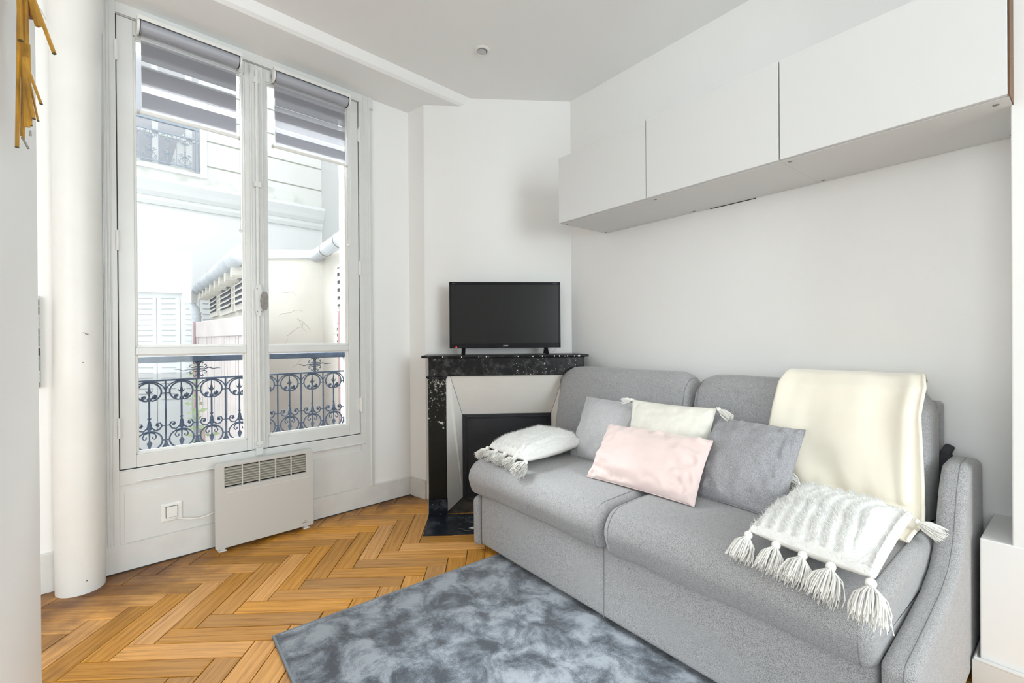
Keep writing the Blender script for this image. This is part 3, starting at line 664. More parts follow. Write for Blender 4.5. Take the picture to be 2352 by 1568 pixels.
    for k in range(16):
        x = (.6 if k > 4 else .1) + .42 * rr_.random(); s = .001 + .002 * rr_.random(); mb.box(x - s, x + s, -.307, -.300, .968, .971 + s * 2)
    build('paint_specks', mb, M['pane_white'], t)['_o']['kind'] = 'stuff'
    # dots on the splay
    mb = MB()
    for x, z in ((.175, .28), (.205, .24), (.238, .245), (.19, .22), (.215, .19), (.243, .21)):
        u = (x - .157) / (.25 - .157); y = yf + (yb - yf) * u; mb.ball((x, y, z), .0015, 3)
    build('splay_specks', mb, M['seal'], t)['_o']['kind'] = 'stuff'
fireplace()
def tv():
    t = thing('television', 'flat black television standing on the mantel shelf', 'television', F3, (.535, -.155, .981))
    x0, x1, z0, z1, y = .173, .896, 1.022, 1.450, -.165
    build('housing', MB().box(x0, x1, y + .002, y + .035, z0, z1), M['tvblack'], t, bevel=.003)
    build('back_cover', MB().box(x0 + .12, x1 - .12, y + .035, y + .075, z0 + .03, z1 - .10), M['tvblack'], t, bevel=.01)
    mb = MB(); mb.box(x0, x0 + .014, y, y + .004, z0, z1); mb.box(x1 - .014, x1, y, y + .004, z0, z1); mb.box(x0, x1, y, y + .004, z1 - .018, z1); mb.box(x0, x1, y, y + .004, z0, z0 + .030)
    bz = build('bezel', mb, M['tvblack'], t, bevel=.001)
    build('screen', MB().box(x0 + .013, x1 - .013, y + .0016, y + .004, z0 + .029, z1 - .017), M['screen'], t)
    for x, s in ((.262, -1), (.800, 1)):
        mb = MB(); mb.hexa([(x - .012, y - .045, .981), (x + .012, y - .045, .981), (x + .012, y - .03, .981), (x - .012, y - .03, .981), (x - .012, y + .006, 1.024), (x + .012, y + .006, 1.024), (x + .012, y + .022, 1.024), (x - .012, y + .022, 1.024)])
        mb.hexa([(x - .012 + s * .006, y + .085, .981), (x + .012 + s * .006, y + .085, .981), (x + .012 + s * .006, y + .10, .981), (x - .012 + s * .006, y + .10, .981), (x - .012, y + .010, 1.024), (x + .012, y + .010, 1.024), (x + .012, y + .026, 1.024), (x - .012, y + .026, 1.024)])
        build('stand_foot', mb, M['tvblack'], t, bevel=.002)
    led = bpy.data.materials.new('red_standby_light'); led.use_nodes = True; b = led.node_tree.nodes['Principled BSDF']
    b.inputs['Base Color'].default_value = (.8, .02, .01, 1); b.inputs['Emission Color'].default_value = (1, .05, .03, 1); b.inputs['Emission Strength'].default_value = 1.2
    plabel(build('standby_light', MB().box(.211, .221, y - .001, y, 1.027, 1.0315), led, bz), 'small red light')
    U, Z, Nn = (1, 0, 0), (0, 0, 1), (0, -1, 0)
    text_mesh('SHARP', .0105, (.535, y - .0003, 1.0325), U, Z, Nn, M['letter'], 'maker_lettering', bz, 'CENTER', .0003)
    text_mesh('AQUOS', .006, (.202, y - .0003, 1.4385), U, Z, Nn, M['handle'], 'corner_lettering', bz)
    text_mesh('FULL HD', .0045, (.867, y - .0003, 1.4385), U, Z, Nn, M['letter'], 'feature_lettering', bz, 'RIGHT')
    mb = MB(); mb.tube([(.870, y + .03, 1.025), (.862, y + .035, 1.000), (.83, y + .04, .987), (.79, y + .05, .983)], .0013, 5); plabel(build('cable', mb, M['letter'], t), 'thin grey cable under the right of the screen'); mb = MB(); mb.tube([(.275, y + .04, 1.03), (.272, y + .03, .995), (.262, y + .02, .984), (.29, y + .03, .983)], .0013, 5)
    plabel(build('cable', mb, M['letter'], t), 'thin grey cable at the left stand foot')
tv()

# ================================================================ cabinets
def cabinets():
    lab = ['white wall cabinet nearest the corner chimney', 'white wall cabinet in the middle of the row of three', 'white wall cabinet at the right end, brown edge showing beside the pier']
    cxs = .006; zb, zt, dp = 1.750, 2.1305, .416
    for i in range(3):
        xr, xl = cxs - .6 * (i + 1), cxs - .6 * i
        t = thing('wall_cabinet', lab[i], 'cabinet', F1, ((xr + xl) / 2, .2, zb), 'white cabinets in a row above the sofa')
        mb = MB(); mb.box(xr + .0003, xl - .0003, 0.002, dp - .020, zb, zt - .001)
        build('body', mb, M['cab'], t)
        g = .0022
        build('door', MB().box(xr + g, xl - (g if i else 0), dp - .017, dp, zb + .0025, zt), M['cab'], t, bevel=.001)
        xs = [(xl - .022, dp - .045), (xl - .022, .025)] + ([(xr + .03, dp - .055), (xr + .022, .03)] if i == 2 else [])
        for k, (x, y) in enumerate(xs):
            mb = MB(); mb.tube([(x, y, zb - .0012), (x, y, zb + .001)], .0075, 12); build('cover_cap', mb, M['handle'], t)
        if i == 2:
            mb = MB(); mb.box(xr - .0022, xr + .0002, 0.01, dp - .001, zb + .001, zt); plabel(build('end_edge', mb, M['cabedge'], t), 'brown raw board edge')
        if i == 1:
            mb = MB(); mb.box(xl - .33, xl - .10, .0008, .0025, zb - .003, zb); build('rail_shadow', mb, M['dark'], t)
cabinets()
def downlight():
    q = (-.158, 2.640)
    t = thing('ceiling_spotlight', 'small round white recessed spotlight in the ceiling', 'spotlight', FW, (q[0], q[1], CEIL))
    mb = MB(); pr = [(.030, -.001), (.030, -.006), (.034, -.009), (.041, -.008), (.046, -.003), (.047, 0.0)]; n = 40
    mb.grid(lambda u, v: (q[0] + pr[round(v * 5)][0] * math.cos(2 * math.pi * u), q[1] + pr[round(v * 5)][0] * math.sin(2 * math.pi * u), CEIL + pr[round(v * 5)][1]), n, 5)
    build('trim_ring', mb, M['plastic'], t, smooth=True, merge=True)
    mb = MB(); mb.tube([(q[0], q[1], CEIL - .0012), (q[0], q[1], CEIL - .0002)], .030, 32); build('dark_rim', mb, M['handle'], t)
    mb = MB(); mb.tube([(q[0] - .003, q[1] + .002, CEIL - .0075), (q[0] - .003, q[1] + .002, CEIL - .001)], .0255, 32); build('lens', mb, M['letter'], t)
downlight()

# ================================================================ sofa
def round_poly(pts, rads, n=6):
    out = []; N = len(pts)
    for i in range(N):
        p = Vector(pts[i]).to_3d(); a = (Vector(pts[i - 1]).to_3d() - p); b = (Vector(pts[(i + 1) % N]).to_3d() - p); r = rads[i] if isinstance(rads, (list, tuple)) else rads
        if r <= 0: out.append((p.x, p.y)); continue
        la, lb = a.length, b.length; a.normalize(); b.normalize(); ang = a.angle(b); d = min(r / math.tan(ang / 2), la * .49, lb * .49); rr = d * math.tan(ang / 2)
        bis = (a + b).normalized(); c = p + bis * (rr / math.sin(ang / 2)); s0 = p + a * d - c; s1 = p + b * d - c; tot = s0.angle(s1) if s0.length > 1e-6 else 0
        ax = s0.cross(s1).normalized() if s0.cross(s1).length > 1e-12 else Vector((0, 0, 1))
        for k in range(n + 1):
            q = c + Matrix.Rotation(tot * k / n, 3, ax) @ s0; out.append((q.x, q.y))
    return out
def resample(poly, step):
    out = []; N = len(poly)
    for i in range(N):
        a, b = Vector(poly[i]), Vector(poly[(i + 1) % N]); n = max(1, int((b - a).length / step))
        for k in range(n): out.append(tuple(a + (b - a) * k / n))
    return out
def inset(poly, d):
    N = len(poly); ar = sum(poly[i][0] * poly[(i + 1) % N][1] - poly[(i + 1) % N][0] * poly[i][1] for i in range(N)); sg = 1 if ar > 0 else -1; out = []
    for i in range(N):
        a, b = Vector(poly[i - 1]), Vector(poly[(i + 1) % N]); t = (b - a); t = t.normalized() if t.length > 1e-9 else Vector((1, 0)); n = Vector((-t.y, t.x)) * sg
        out.append((poly[i][0] + n.x * d, poly[i][1] + n.y * d))
    return out
def padded(mb, prof, s0, s1, r, amp=0.0, seed=0, step=.03, depth=None):
    """a padded slab: profile in the depth/height plane run along x with rounded ends, lightly uneven"""
    depth = r if depth is None else depth
    P = resample(prof, step); N = len(P); st = []
    for k in range(7): th = math.pi / 2 * k / 6; st.append((s0 + r * (1 - math.sin(th)), depth * (1 - math.cos(th)) * 0 + depth * (1 - math.sin(math.pi / 2 * k / 6)) * 0, 0)) if False else None
    L = []
    for k in range(8):
        th = math.pi / 2 * k / 7; L.append((s0 + r * (1 - math.cos(th)), depth * (1 - math.sin(th))))
    m = max(2, int(abs(s1 - s0 - 2 * r) / .035))
    mid = [(s0 + r + (s1 - s0 - 2 * r) * k / m, 0) for k in range(1, m)]
    Rr = [(s1 - (a - s0), b) for a, b in L[::-1]]
    rings = L + mid + Rr; vs = []
    cx = sum(p[0] for p in P) / N; cy = sum(p[1] for p in P) / N
    for (x, d) in rings:
        Q = inset(P, d)
        for (a, b) in Q:
            h = amp * noise.noise(Vector((x * 5 + seed, a * 5, b * 5))) * 1.6
            dx, dy = a - cx, b - cy; l = math.hypot(dx, dy) + 1e-6
            vs.append((x, a + dx / l * h, b + dy / l * h))
    fs = [(i * N + k, i * N + (k + 1) % N, (i + 1) * N + (k + 1) % N, (i + 1) * N + k) for i in range(len(rings) - 1) for k in range(N)]
    fs += [tuple(range(N))[::-1], tuple((len(rings) - 1) * N + k for k in range(N))]
    mb.add(vs, fs)
    return inset(P, 0)
def ring_tube(mb, prof, x, r=.0028, inset_by=0.0, step=.03, lo=0, hi=1):
    Q = inset(resample(prof, step), inset_by); n = len(Q); Q = [Q[k] for k in range(n) if lo <= k / n <= hi]
    mb.tube([(x, a, b) for a, b in Q] + ([(x, Q[0][0], Q[0][1])] if lo == 0 and hi == 1 else []), r, 6)
def sofa():
    t = thing('sofa', 'light grey two seat fabric sofa along the white wall', 'sofa', F1, (-.8, .5, 0))
    base = round_poly([(.10, .035), (.985, .035), (.985, .31), (.10, .31)], [.02, .015, .03, .02])
    mb = MB(); padded(mb, base, -1.625, .002, .012, .001)
    b = build('base', mb, M['sofa'], t, smooth=True)
    mb = MB(); mb.tube([(-.803, .9855, .037), (-.803, .9858, .30)], .0016, 6); build('base_seam', mb, M['piping'], b)
    # arm panels
    armr = [(.045, .025), (1.0, .025), (1.003, .335), (.80, .352), (.62, .372), (.50, .405), (.43, .47), (.375, .60), (.315, .672), (.20, .675), (.06, .65)]
    armr = round_poly(armr, [.02, .02, .025, .1, .15, .15, .12, .1, .05, .06, .04], 5)
    mb = MB(); padded(mb, armr, -1.702, -1.634, .022, .0008); a = build('arm', mb, M['sofa'], t, smooth=True)
    mb = MB(); ring_tube(mb, armr, -1.6785, .0015, .0004); build('arm_piping', mb, M['piping'], a)
    arml = round_poly([(.045, .025), (1.0, .025), (1.003, .272), (.40, .283), (.06, .29)], [.02, .02, .03, .03, .03])
    mb = MB(); padded(mb, arml, .008, .056, .018, .0006); a = build('arm', mb, M['sofa'], t, smooth=True)
    # seat cushions
    seat = [(.16, .315), (1.0, .287), (1.035, .385), (.985, .455), (.60, .462), (.16, .45)]
    seat = round_poly(seat, [.02, .035, .075, .075, .2, .04], 6)
    def crown(mb):
        for v in mb.v:
            if v.z > .40: v.z += .006 * math.sin(max(0, min(1, (v.y - .2) / .85)) * math.pi)
    for (x0, x1, sd) in ((-.815, .072, 1), (-1.631, -.823, 5)):
        mb = MB(); padded(mb, seat, x0, x1, .038, .0045, sd, .03, .034); crown(mb)
        c = build('seat_cushion', mb, M['sofa'], t, smooth=True)
        for xs in (x0 + .032, x1 - .032):
            mb = MB(); ring_tube(mb, seat, xs, .0018, .0012); crown(mb); build('seam', mb, M['piping'], c)
    back = [(.15, .40), (.355, .43), (.345, .55), (.285, .86), (.235, .908), (.16, .905), (.115, .86), (.10, .60)]
    back = round_poly(back, [.03, .04, .3, .07, .05, .05, .06, .1], 6)
    for (x0, x1, sd) in ((-.742, .150, 11), (-1.603, -.750, 17)):
        mb = MB(); padded(mb, back, x0, x1, .045, .004, sd, .03, .045)
        for v in mb.v: # corners roll over softly towards the top
            e = min(v.x - x0, x1 - v.x)
            if v.z > .70: v.z -= .055 * max(0, 1 - e / .10) ** 2 * min(1, (v.z - .70) / .18)
        for v in mb.v: # the left end is cut back where the mantel corner stands
            if v.x > .03: v.y = max(v.y, min(.275, .13 + (v.x - .04) * 1.4))
        c = build('back_cushion', mb, M['sofa'], t, smooth=True)
        for xs in (x0 + .030, x1 - .030):
            mb = MB(); ring_tube(mb, back, xs, .0018, .0035)
            for v in mb.v:
                e = min(v.x - x0, x1 - v.x)
                if v.z > .70: v.z -= .055 * max(0, 1 - e / .10) ** 2 * min(1, (v.z - .70) / .18)
                if v.x > .03: v.y = max(v.y, min(.275, .13 + (v.x - .04) * 1.4))
            build('seam', mb, M['piping'], c)
    mb = MB(); padded(mb, round_poly([(.03, .04), (.10, .04), (.10, .84), (.03, .84)], .02), -1.60, -.01, .015); build('back_frame', mb, M['sofa'], t, smooth=True)
    mb = MB(); mb.tube([(-1.630, .12, .665), (-1.605, .12, .675)], .028, 14); mb.box(-1.632, -1.60, .10, .15, .58, .665); plabel(build('hinge_cover', mb, M['fabdark'], t, bevel=.006), 'dark hinge cover')
    for x in (-1.57, -.05):
        for y in (.14, .92):
            mb = MB(); mb.tube([(x, y, .0025 if y < .5 else .0145), (x, y, .04)], .022, 12); build('foot', mb, M['fabdark'], t)
sofa()

# ---------------------------------------------------------------- rug
def rug():
    x0, x1, y0, y1 = -2.35, -.098, .88, 1.960; zt = .0135
    mb = MB(); nu, nv = 150, 74
    def f(u, v):
        x, y = x0 + (x1 - x0) * u, y0 + (y1 - y0) * v; e = min(x - x0, x1 - x, y - y0, y1 - y)
        return (x, y, zt + .0016 * noise.noise(Vector((x * 9, y * 9, 1))) * min(1, e / .04) - .004 * max(0, 1 - e / .006) ** 2)
    mb.grid(f, nu, nv)
    t = thing('rug', 'slate blue mottled rug lying in front of the sofa', 'rug', F1, (-1.2, 1.45, 0))
    mb.box(x0 + .001, x1 - .001, y0 + .001, y1 - .001, .0005, .0095)
    build('pile', mb, M['rug'], t, smooth=False)
    mb = MB(); mb.tube([(x1 + .002, y0, .0065), (x1 + .002, y1 + .002, .0065), (x0, y1 + .002, .0065)], .0058, 8); mb.box(x0, x1, y1 - .001, y1 + .006, .0005, .012)
    build('binding', mb, M['rugedge'], t)
rug()

# ---------------------------------------------------------------- cushions
def tassel(parent, at, dirn, length, spread, n=70, seed=0, knot=.0105, flat=None, mt='yarn', droop=0.0):
    rnd = random.Random(seed); A = Vector(at); D = Vector(dirn).normalized(); a = D.orthogonal().normalized(); b = D.cross(a)
    mb = MB(); mb.ball(A + D * knot, knot, 8, (1, 1, 1.05)); mb.tube([A - D * .006, A + D * .004], .003, 6)
    k0 = A + D * knot * 2
    for i in range(n):
        ph = rnd.random() * 6.283; rr = math.sqrt(rnd.random()); l = length * (.86 + .16 * rnd.random()); sp = spread * rr
        rad = a * math.cos(ph) + b * math.sin(ph)
        if flat is not None: F_ = Vector(flat); rad = rad - F_ * rad.dot(F_) * .62
        wob = Vector((rnd.random() - .5, rnd.random() - .5, rnd.random() - .5)) * .008
        p0 = k0 - D * .004 + rad * knot * .55
        p1 = k0 + D * l * .3 + rad * (knot * .6 + sp * .62) + wob * .5
        p2 = k0 + D * l * .68 + rad * sp * 1.0 + wob
        p3 = k0 + D * l + rad * sp * (.92 + .25 * rnd.random()) + wob * 1.5 + Vector((0, 0, -droop))
        mb.tube([p0, p1, p2, p3], [.0016, .0016, .0015, .0011], 3, cap=False)
    return build('tassel', mb, M[mt], parent, smooth=True)
def pillow_surf(c, thick, pull=.05, seed=0, wr=.004, p=2.2, q=.5, sag=0):
    TL, TR, BR, BL = [Vector(x) for x in c]; nrm = (TR - TL).cross(BL - TL).normalized()
    def pos(u, v): # u,v in -1..1, v=1 top
        uu = u * (1 - pull * (1 - v * v)); vv = v * (1 - pull * (1 - u * u)); s, r = (uu + 1) / 2, (vv + 1) / 2
        P = (BL * (1 - s) + BR * s) * (1 - r) + (TL * (1 - s) + TR * s) * r
        return P
    def hgt(u, v):
        k = max(0, (1 - abs(u) ** p) * (1 - abs(v) ** p)) ** q
        w = noise.noise(Vector((u * 2.3 + seed, v * 2.3, seed * 1.7))) * .16 + noise.noise(Vector((u * 6 + seed, v * 6, 3))) * .05
        return thick * k * (1 + w)
    def cr(u, v): # creases run in from the edges
        e = max(abs(u), abs(v)); return wr * (noise.noise(Vector((u * 9 + seed, v * 4.0, 7))) * (e ** 3) * (1 - e ** 8) + (.9 * abs(noise.noise(Vector((u * 1.6 + seed, v * 5.5 + u * 1.5, 2)))) ** .7 - .3) * max(0, abs(u) - .35) ** 1.2 * (1 - abs(u) ** 10) + (.6 * abs(noise.noise(Vector((u * 6 + seed, v * 1.5, 5)))) - .15) * max(0, abs(v) - .4) * (1 - abs(v) ** 10))
    return pos, hgt, cr, nrm
def pillow_mesh(c, tf, tb, n=44, **kw):
    pos, hf, cr, nrm = pillow_surf(c, tf, **kw); kw2 = dict(kw); kw2['seed'] = kw.get('seed', 0) + 9
    _, hb, cr2, _ = pillow_surf(c, tb, **kw2); mb = MB()
    rem = lambda t: math.sin((t * 2 - 1) * math.pi / 2)
    mb.grid(lambda a, b: pos(rem(a), rem(b)) - nrm * (hf(rem(a), rem(b)) + cr(rem(a), rem(b))), n, n)
    mb.grid(lambda a, b: pos(rem(a), rem(b)) + nrm * (hb(rem(a), rem(b)) + cr2(rem(a), rem(b))), n, n, flip=True)
    return mb, pos, nrm
def cushion(name, label, cat, c, tf, tb, material, group=None, seam=True, **kw):
    mb, pos, nrm = pillow_mesh(c, tf, tb, **kw)
    C = sum((Vector(x) for x in c), Vector()) / 4
    t = thing(name, label, cat, F1, (C.x, C.y, min(x[2] for x in c)), group)
    cov = build('cover', mb, material, t, smooth=True, merge=True)
    if seam:
        mb = MB(); pts = []; n = 24
        for k in range(n): pts.append(pos(-1 + 2 * k / n, 1))
        for k in range(n): pts.append(pos(1, 1 - 2 * k / n))
        for k in range(n): pts.append(pos(1 - 2 * k / n, -1))
        for k in range(n + 1): pts.append(pos(-1, -1 + 2 * k / n))
        mb.tube(pts, .0022, 5); build('edge_seam', mb, material, cov, smooth=True)
    return t, pos, nrm
G = 'scatter cushions on the sofa'
cushion('cushion', 'pale grey square cushion leaning on the left half of the sofa back', 'cushion',
        [(-.165, .372, .752), (-.565, .352, .745), (-.60, .58, .462), (-.222, .572, .462)], .066, .058, M['cushpale'], G, seed=3, wr=.026, pull=.035)
t, pos, nrm = cushion('cushion', 'ivory cotton cushion with corner tassels behind the pink one', 'cushion',
        [(-.520, .428, .772), (-.945, .425, .775), (-.955, .535, .55), (-.555, .535, .53)], .052, .040, M['linen'], G, seed=21, pull=.045, wr=.022)
tassel(t, (-.518, .428, .775), (.75, .15, -.22), .045, .014, 46, 1, .007)
tassel(t, (-.950, .425, .778), (-.85, .28, -.42), .062, .016, 52, 2, .0085)
cushion('cushion', 'pale pink velvet lumbar cushion at the front of the pile', 'cushion',
        [(-.505, .592, .668), (-1.010, .575, .672), (-1.045, .775, .470), (-.545, .79, .468)], .066, .042, M['pink'], G, seed=33, wr=.050, pull=.03)
cushion('cushion', 'darker grey square cushion leaning in front of the cream blanket', 'cushion',
        [(-.938, .408, .735), (-1.283, .425, .735), (-1.300, .680, .468), (-.955, .655, .468)], .072, .058, M['cushgrey'], G, seed=45, wr=.040, pull=.035)

def tufted(label, c, tf, tb, seed, ridges, smooth_from, tassels, rear):
    """c: rear-left, rear-right, front-right, front-left as seen from the front"""
    kw = dict(seed=seed, pull=.025, wr=.003, p=2.8, q=.5)
    pos, hf, cr, nrm = pillow_surf(c, tf, **kw)
    if nrm.z < 0: nrm = -nrm
    rem = lambda t: math.sin((t * 2 - 1) * math.pi / 2)
    def ridge(u, v):
        w = u * ridges * .5 + .40 * math.sin(v * 3.0 + 1.2) + .12 * math.sin(v * 7) + .12 * noise.noise(Vector((u * 3, v * 3, seed)))
        s = .5 + .5 * math.cos(w * 6.283); k = s ** .6
        if u > smooth_from: k *= max(0, 1 - (u - smooth_from) / .08)
        if abs(u) > .93 or abs(v) > .95: k = .7
        return k
    def top(u, v):
        P = pos(u, v); h = hf(u, v); edge = min(1, (1 - max(abs(u), abs(v))) / .06)
        fz = noise.noise(Vector((u * 26, v * 26, seed))) * .0022 + noise.noise(Vector((u * 60, v * 60, seed))) * .0015
        return P + nrm * (h + .016 * ridge(u, v) * edge + fz * edge)
    t = thing('tufted_pillow', label, 'pillow', F1, tuple(sum((Vector(x) for x in c), Vector()) / 4), 'white tufted pillows with tassels')
    mb = MB(); n = 110; mb.grid(lambda a, b: top(rem(a), rem(b)), n, n)
    cov = build('tufted_front', mb, M['fluff'], t, smooth=True)
    mb = MB()
    _, hb, _, _ = pillow_surf(c, tb, seed=seed + 4, pull=.03, p=2.2, q=.45)
    mb.grid(lambda a, b: pos(rem(a), rem(b)) - nrm * hb(rem(a), rem(b)), 40, 40); mb.grid(lambda a, b: pos(rem(a), rem(b)) + nrm * .004 * (1 - max(abs(rem(a)), abs(rem(b)))), 10, 10)
    build('smooth_back', mb, M['bone'], t, smooth=True)
    rnd = random.Random(seed); mb = MB()
    for i in range(15000):
        u, v = rnd.uniform(-1, 1), rnd.uniform(-1, 1); k = ridge(u, v)
        if rnd.random() > k ** 1.6: continue
        P = top(u, v) - nrm * .001; d = (nrm + Vector((rnd.gauss(0, .6), rnd.gauss(0, .6), rnd.gauss(0, .25)))).normalized()
        l = .005 + .009 * rnd.random(); s = d.cross(Vector((rnd.random(), rnd.random(), rnd.random()))).normalized() * .0009
        mb.add([P - s, P + s, P + d * l + s * .3, P + d * l - s * .3], [(0, 1, 2, 3)])
    g = build('tuft_pile', mb, M['fluff'], cov); g['_o']['kind'] = 'stuff'
    for i, (at, dr, l, sp) in enumerate(tassels): tassel(t, at, dr, l, sp, 130, seed * 10 + i, .0115)
    for i, (at, dr, l, sp) in enumerate(rear): tassel(t, at, dr, l, sp, 90, seed * 20 + i, .008)
dn = (-.08, .62, -.62)
tufted('white tufted pillow lying on the left end of the seat', [(.082, .475, .530), (-.285, .50, .535), (-.300, .935, .512), (.040, .905, .512)], .055, .046, 2, 9, .66,
       [((.045, .900, .510), (.45, .55, -.55), .060, .022), ((-.035, .902, .509), (.10, .75, -.32), .055, .024), ((-.115, .908, .509), (.0, .8, -.3), .060, .026), ((-.205, .917, .509), (-.05, .8, -.3), .055, .026), ((-.298, .932, .510), (-.25, .8, -.34), .068, .036)], [])
F_ = [(-1.285, .470, .535), (-1.600, .500, .530), (-1.628, 1.000, .516), (-1.318, .952, .516)]
tufted('white tufted pillow lying on the right end of the seat', F_, .040, .048, 6, 9, .62,
       [((-1.322, .952, .514), (.05, .62, -.62), .068, .034), ((-1.398, .956, .512), (.0, .66, -.60), .070, .034), ((-1.468, .967, .512), (.02, .66, -.60), .072, .038), ((-1.535, .979, .512), (.0, .66, -.62), .076, .042), ((-1.620, .999, .513), (-.08, .62, -.66), .078, .040)],
       [((-1.288, .458, .532), (.5, .25, .20), .052, .036), ((-1.600, .492, .518), (-.55, .10, -.22), .058, .020)])

# ---------------------------------------------------------------- blanket
def blanket():
    path = [(.058, .70), (.062, .80), (.078, .885), (.115, .925), (.18, .932), (.245, .926), (.29, .885), (.322, .80), (.338, .70), (.356, .60), (.372, .52), (.398, .484), (.46, .476), (.54, .476), (.60, .474)]
    P = [Vector(p).to_3d() for p in path]; cum = [0]
    for a, b in zip(P, P[1:]): cum.append(cum[-1] + (b - a).length)
    def at(t):
        d = t * cum[-1]
        for i in range(len(P) - 1):
            if d <= cum[i + 1] or i == len(P) - 2:
                k = (d - cum[i]) / (cum[i + 1] - cum[i]); p = P[i].lerp(P[i + 1], k); q = (P[min(i + 2, len(P) - 1)] - P[max(i - 1, 0)]).normalized(); return p, Vector((-q.y, q.x, 0)), d
    def ev(u, v, off=0.0):
        p, nn, d = at(v); nn = nn if nn.x > 0 or nn.y > 0 else -nn
        T = ((0, -1.13, -1.56), (.10, -1.13, -1.56), (.23, -1.13, -1.557), (.29, -1.135, -1.559), (.355, -1.155, -1.577), (.42, -1.142, -1.590), (.51, -1.135, -1.583), (.61, -1.123, -1.589), (.71, -1.153, -1.595), (.79, -1.203, -1.599), (.84, -1.226, -1.603), (1.05, -1.31, -1.605))
        for (a0, l0, r0), (a1, l1, r1) in zip(T, T[1:]):
            if d <= a1 or a1 > 1: k = min(1, max(0, (d - a0) / (a1 - a0))); xl, xr = l0 + (l1 - l0) * k, r0 + (r1 - r0) * k; break
        x = xl + (xr - xl) * u
        w = min(1, max(0, d - .26) / .25)
        h = .005 * math.sin(u * 11 + 2 * math.sin(v * 4)) * w + .007 * noise.noise(Vector((u * 7, v * 4, 2))) * w + .013 * math.exp(-((u - .90 - .02 * math.sin(v * 5)) / .04) ** 2) * w * (1 if d < .8 else .3)
        q = p + nn * (h * (-1 if nn.x < 0 and d > .3 else 1) + .006 + off)
        return Vector((x, q.x, q.y))
    mb = MB(); nu, nv = 70, 120
    mb.grid(lambda a, b: ev(a, b, .0), nu, nv)
    t = thing('blanket', 'cream fleece blanket draped over the right end of the sofa back', 'blanket', F1, (-1.35, .25, .47))
    d = build('draped_cloth', mb, M['cream'], t, smooth=True); o = d['_o']
    md = o.modifiers.new('thickness', 'SOLIDIFY'); md.thickness = .007; md.offset = 1
    mb = MB(); mb.tube([ev(1.0, k / 60, .006) for k in range(12, 61)], .006, 8);
    build('rolled_hem', mb, M['cream'], d, smooth=True)
blanket()

# ---------------------------------------------------------------- golden sticks and mosaic on the left
def sticks():
    t = thing('stick_wall_ornament', 'golden split wood stick ornament hanging on the near left wall', 'ornament', FW, (-1.03, .95, 2.0))
    Z = .90
    def P(px, py, z): return Vector(((px - 1176) / FPX * z, z, EYE + (787 - py) / FPX * z))
    # each stick: top, bottom (positions worked out on the hanging plane), half width, material
    L = [((52, -60), (43, 335), .0026, 'gold', .90), ((60, -60), (55, 308), .0024, 'gold', .93), ((66, -20), (57, 315), .0022, 'gold', .91), ((64, 130), (66, 290), .0040, 'gold', .905), ((70, 100), (73, 285), .0030, 'gold', .91),
         ((64, 170), (82, 270), .0024, 'gold', .90), ((70, 170), (92, 275), .0016, 'gold', .92), ((64, 140), (99, 236), .0021, 'gold', .89), ((70, -40), (94, 60), .0042, 'gold', .90), ((78, -20), (130, 121), .0028, 'gold', .87),
         ((58, -60), (62, 175), .0060, 'gold', .92), ((50, -60), (53, 90), .0034, 'gold', .89), ((70, -60), (72, 38), .0085, 'rust', .93)]
    for (a, b, w, m, z) in L:
        A, B = P(*a, z), P(*b, z + .01); d = (B - A).normalized(); s = Vector((d.z, 0, -d.x)).normalized(); y = Vector((0, 1, 0)); mb = MB()
        mb.hexa([B - s * w - y * w * .5, B + s * w - y * w * .5, B + s * w * .9 + y * w, B - s * w + y * w, A - s * w - y * w * .5, A + s * w - y * w * .5, A + s * w + y * w, A - s * w + y * w])
        st = build('stick', mb, M[m], t, bevel=.0006)
        if m == 'gold' and w < .004:
            mb = MB(); mb.hexa([B - s * w + d * .0002 - y * w * .5, B + s * w - y * w * .5 + d * .0002, B + s * w * .9 + y * w + d * .0002, B - s * w + y * w + d * .0002] + [q + d * .002 for q in (B - s * w - y * w * .5, B + s * w - y * w * .5, B + s * w * .9 + y * w, B - s * w + y * w)]); build('stick_end', mb, M['goldend'], st)
    for (a, b) in (((57, 316), (70, 340)), ((74, 298), (75, 311))):
        mb = MB(); mb.tube([P(*a, .915), P(*b, .917)], .0018, 6); build('stick_tip', mb, M['handle'], t)
    mb = MB(); mb.tube([P(84, 5, .91), P(100, 20, .9), P(114, 46, .89)], [.0014, .0014, .0008], 6); plabel(build('pale_twig', mb, M['plastic'], t), 'thin white twig')
sticks()
def mosaic():
    t = thing('mosaic_mirror', 'narrow strip of a mosaic tile mirror behind the left wall end', 'mirror', F2, (-2.2, -.03, .88))
    build('board', MB().box(-2.40, -2.018, -.022, -.001, .885, 1.275), M['rad'], t, bevel=.002)
    mb = {k: MB() for k in ('pale', 'mid', 'black')}; r = random.Random(4)
    z = .888; 
    while z < 1.265:
        h = .022 + .03 * r.random(); h = min(h, 1.272 - z); x = -2.398
        while x < -2.025:
            w = .03 + .03 * r.random(); x1 = min(x + w, -2.020); k = r.choice(('pale', 'mid', 'mid', 'black', 'pale'))
            sl = (r.random() - .5) * .02
            mb[k].prism([(x, z), (x1, z + .0), (x1, z + h - .002 + min(0, sl)), (x, z + h - .002 + min(0, -sl))], 'y', -.026, -.022); x = x1 + .002
        z += h
    build('pale_tiles', mb['pale'], mat('sage_mirror_tile', (.45, .50, .46), .25), t); build('grey_tiles', mb['mid'], mat('grey_mirror_tile', (.20, .24, .22), .2), t); build('black_tiles', mb['black'], M['tvblack'], t)
mosaic()

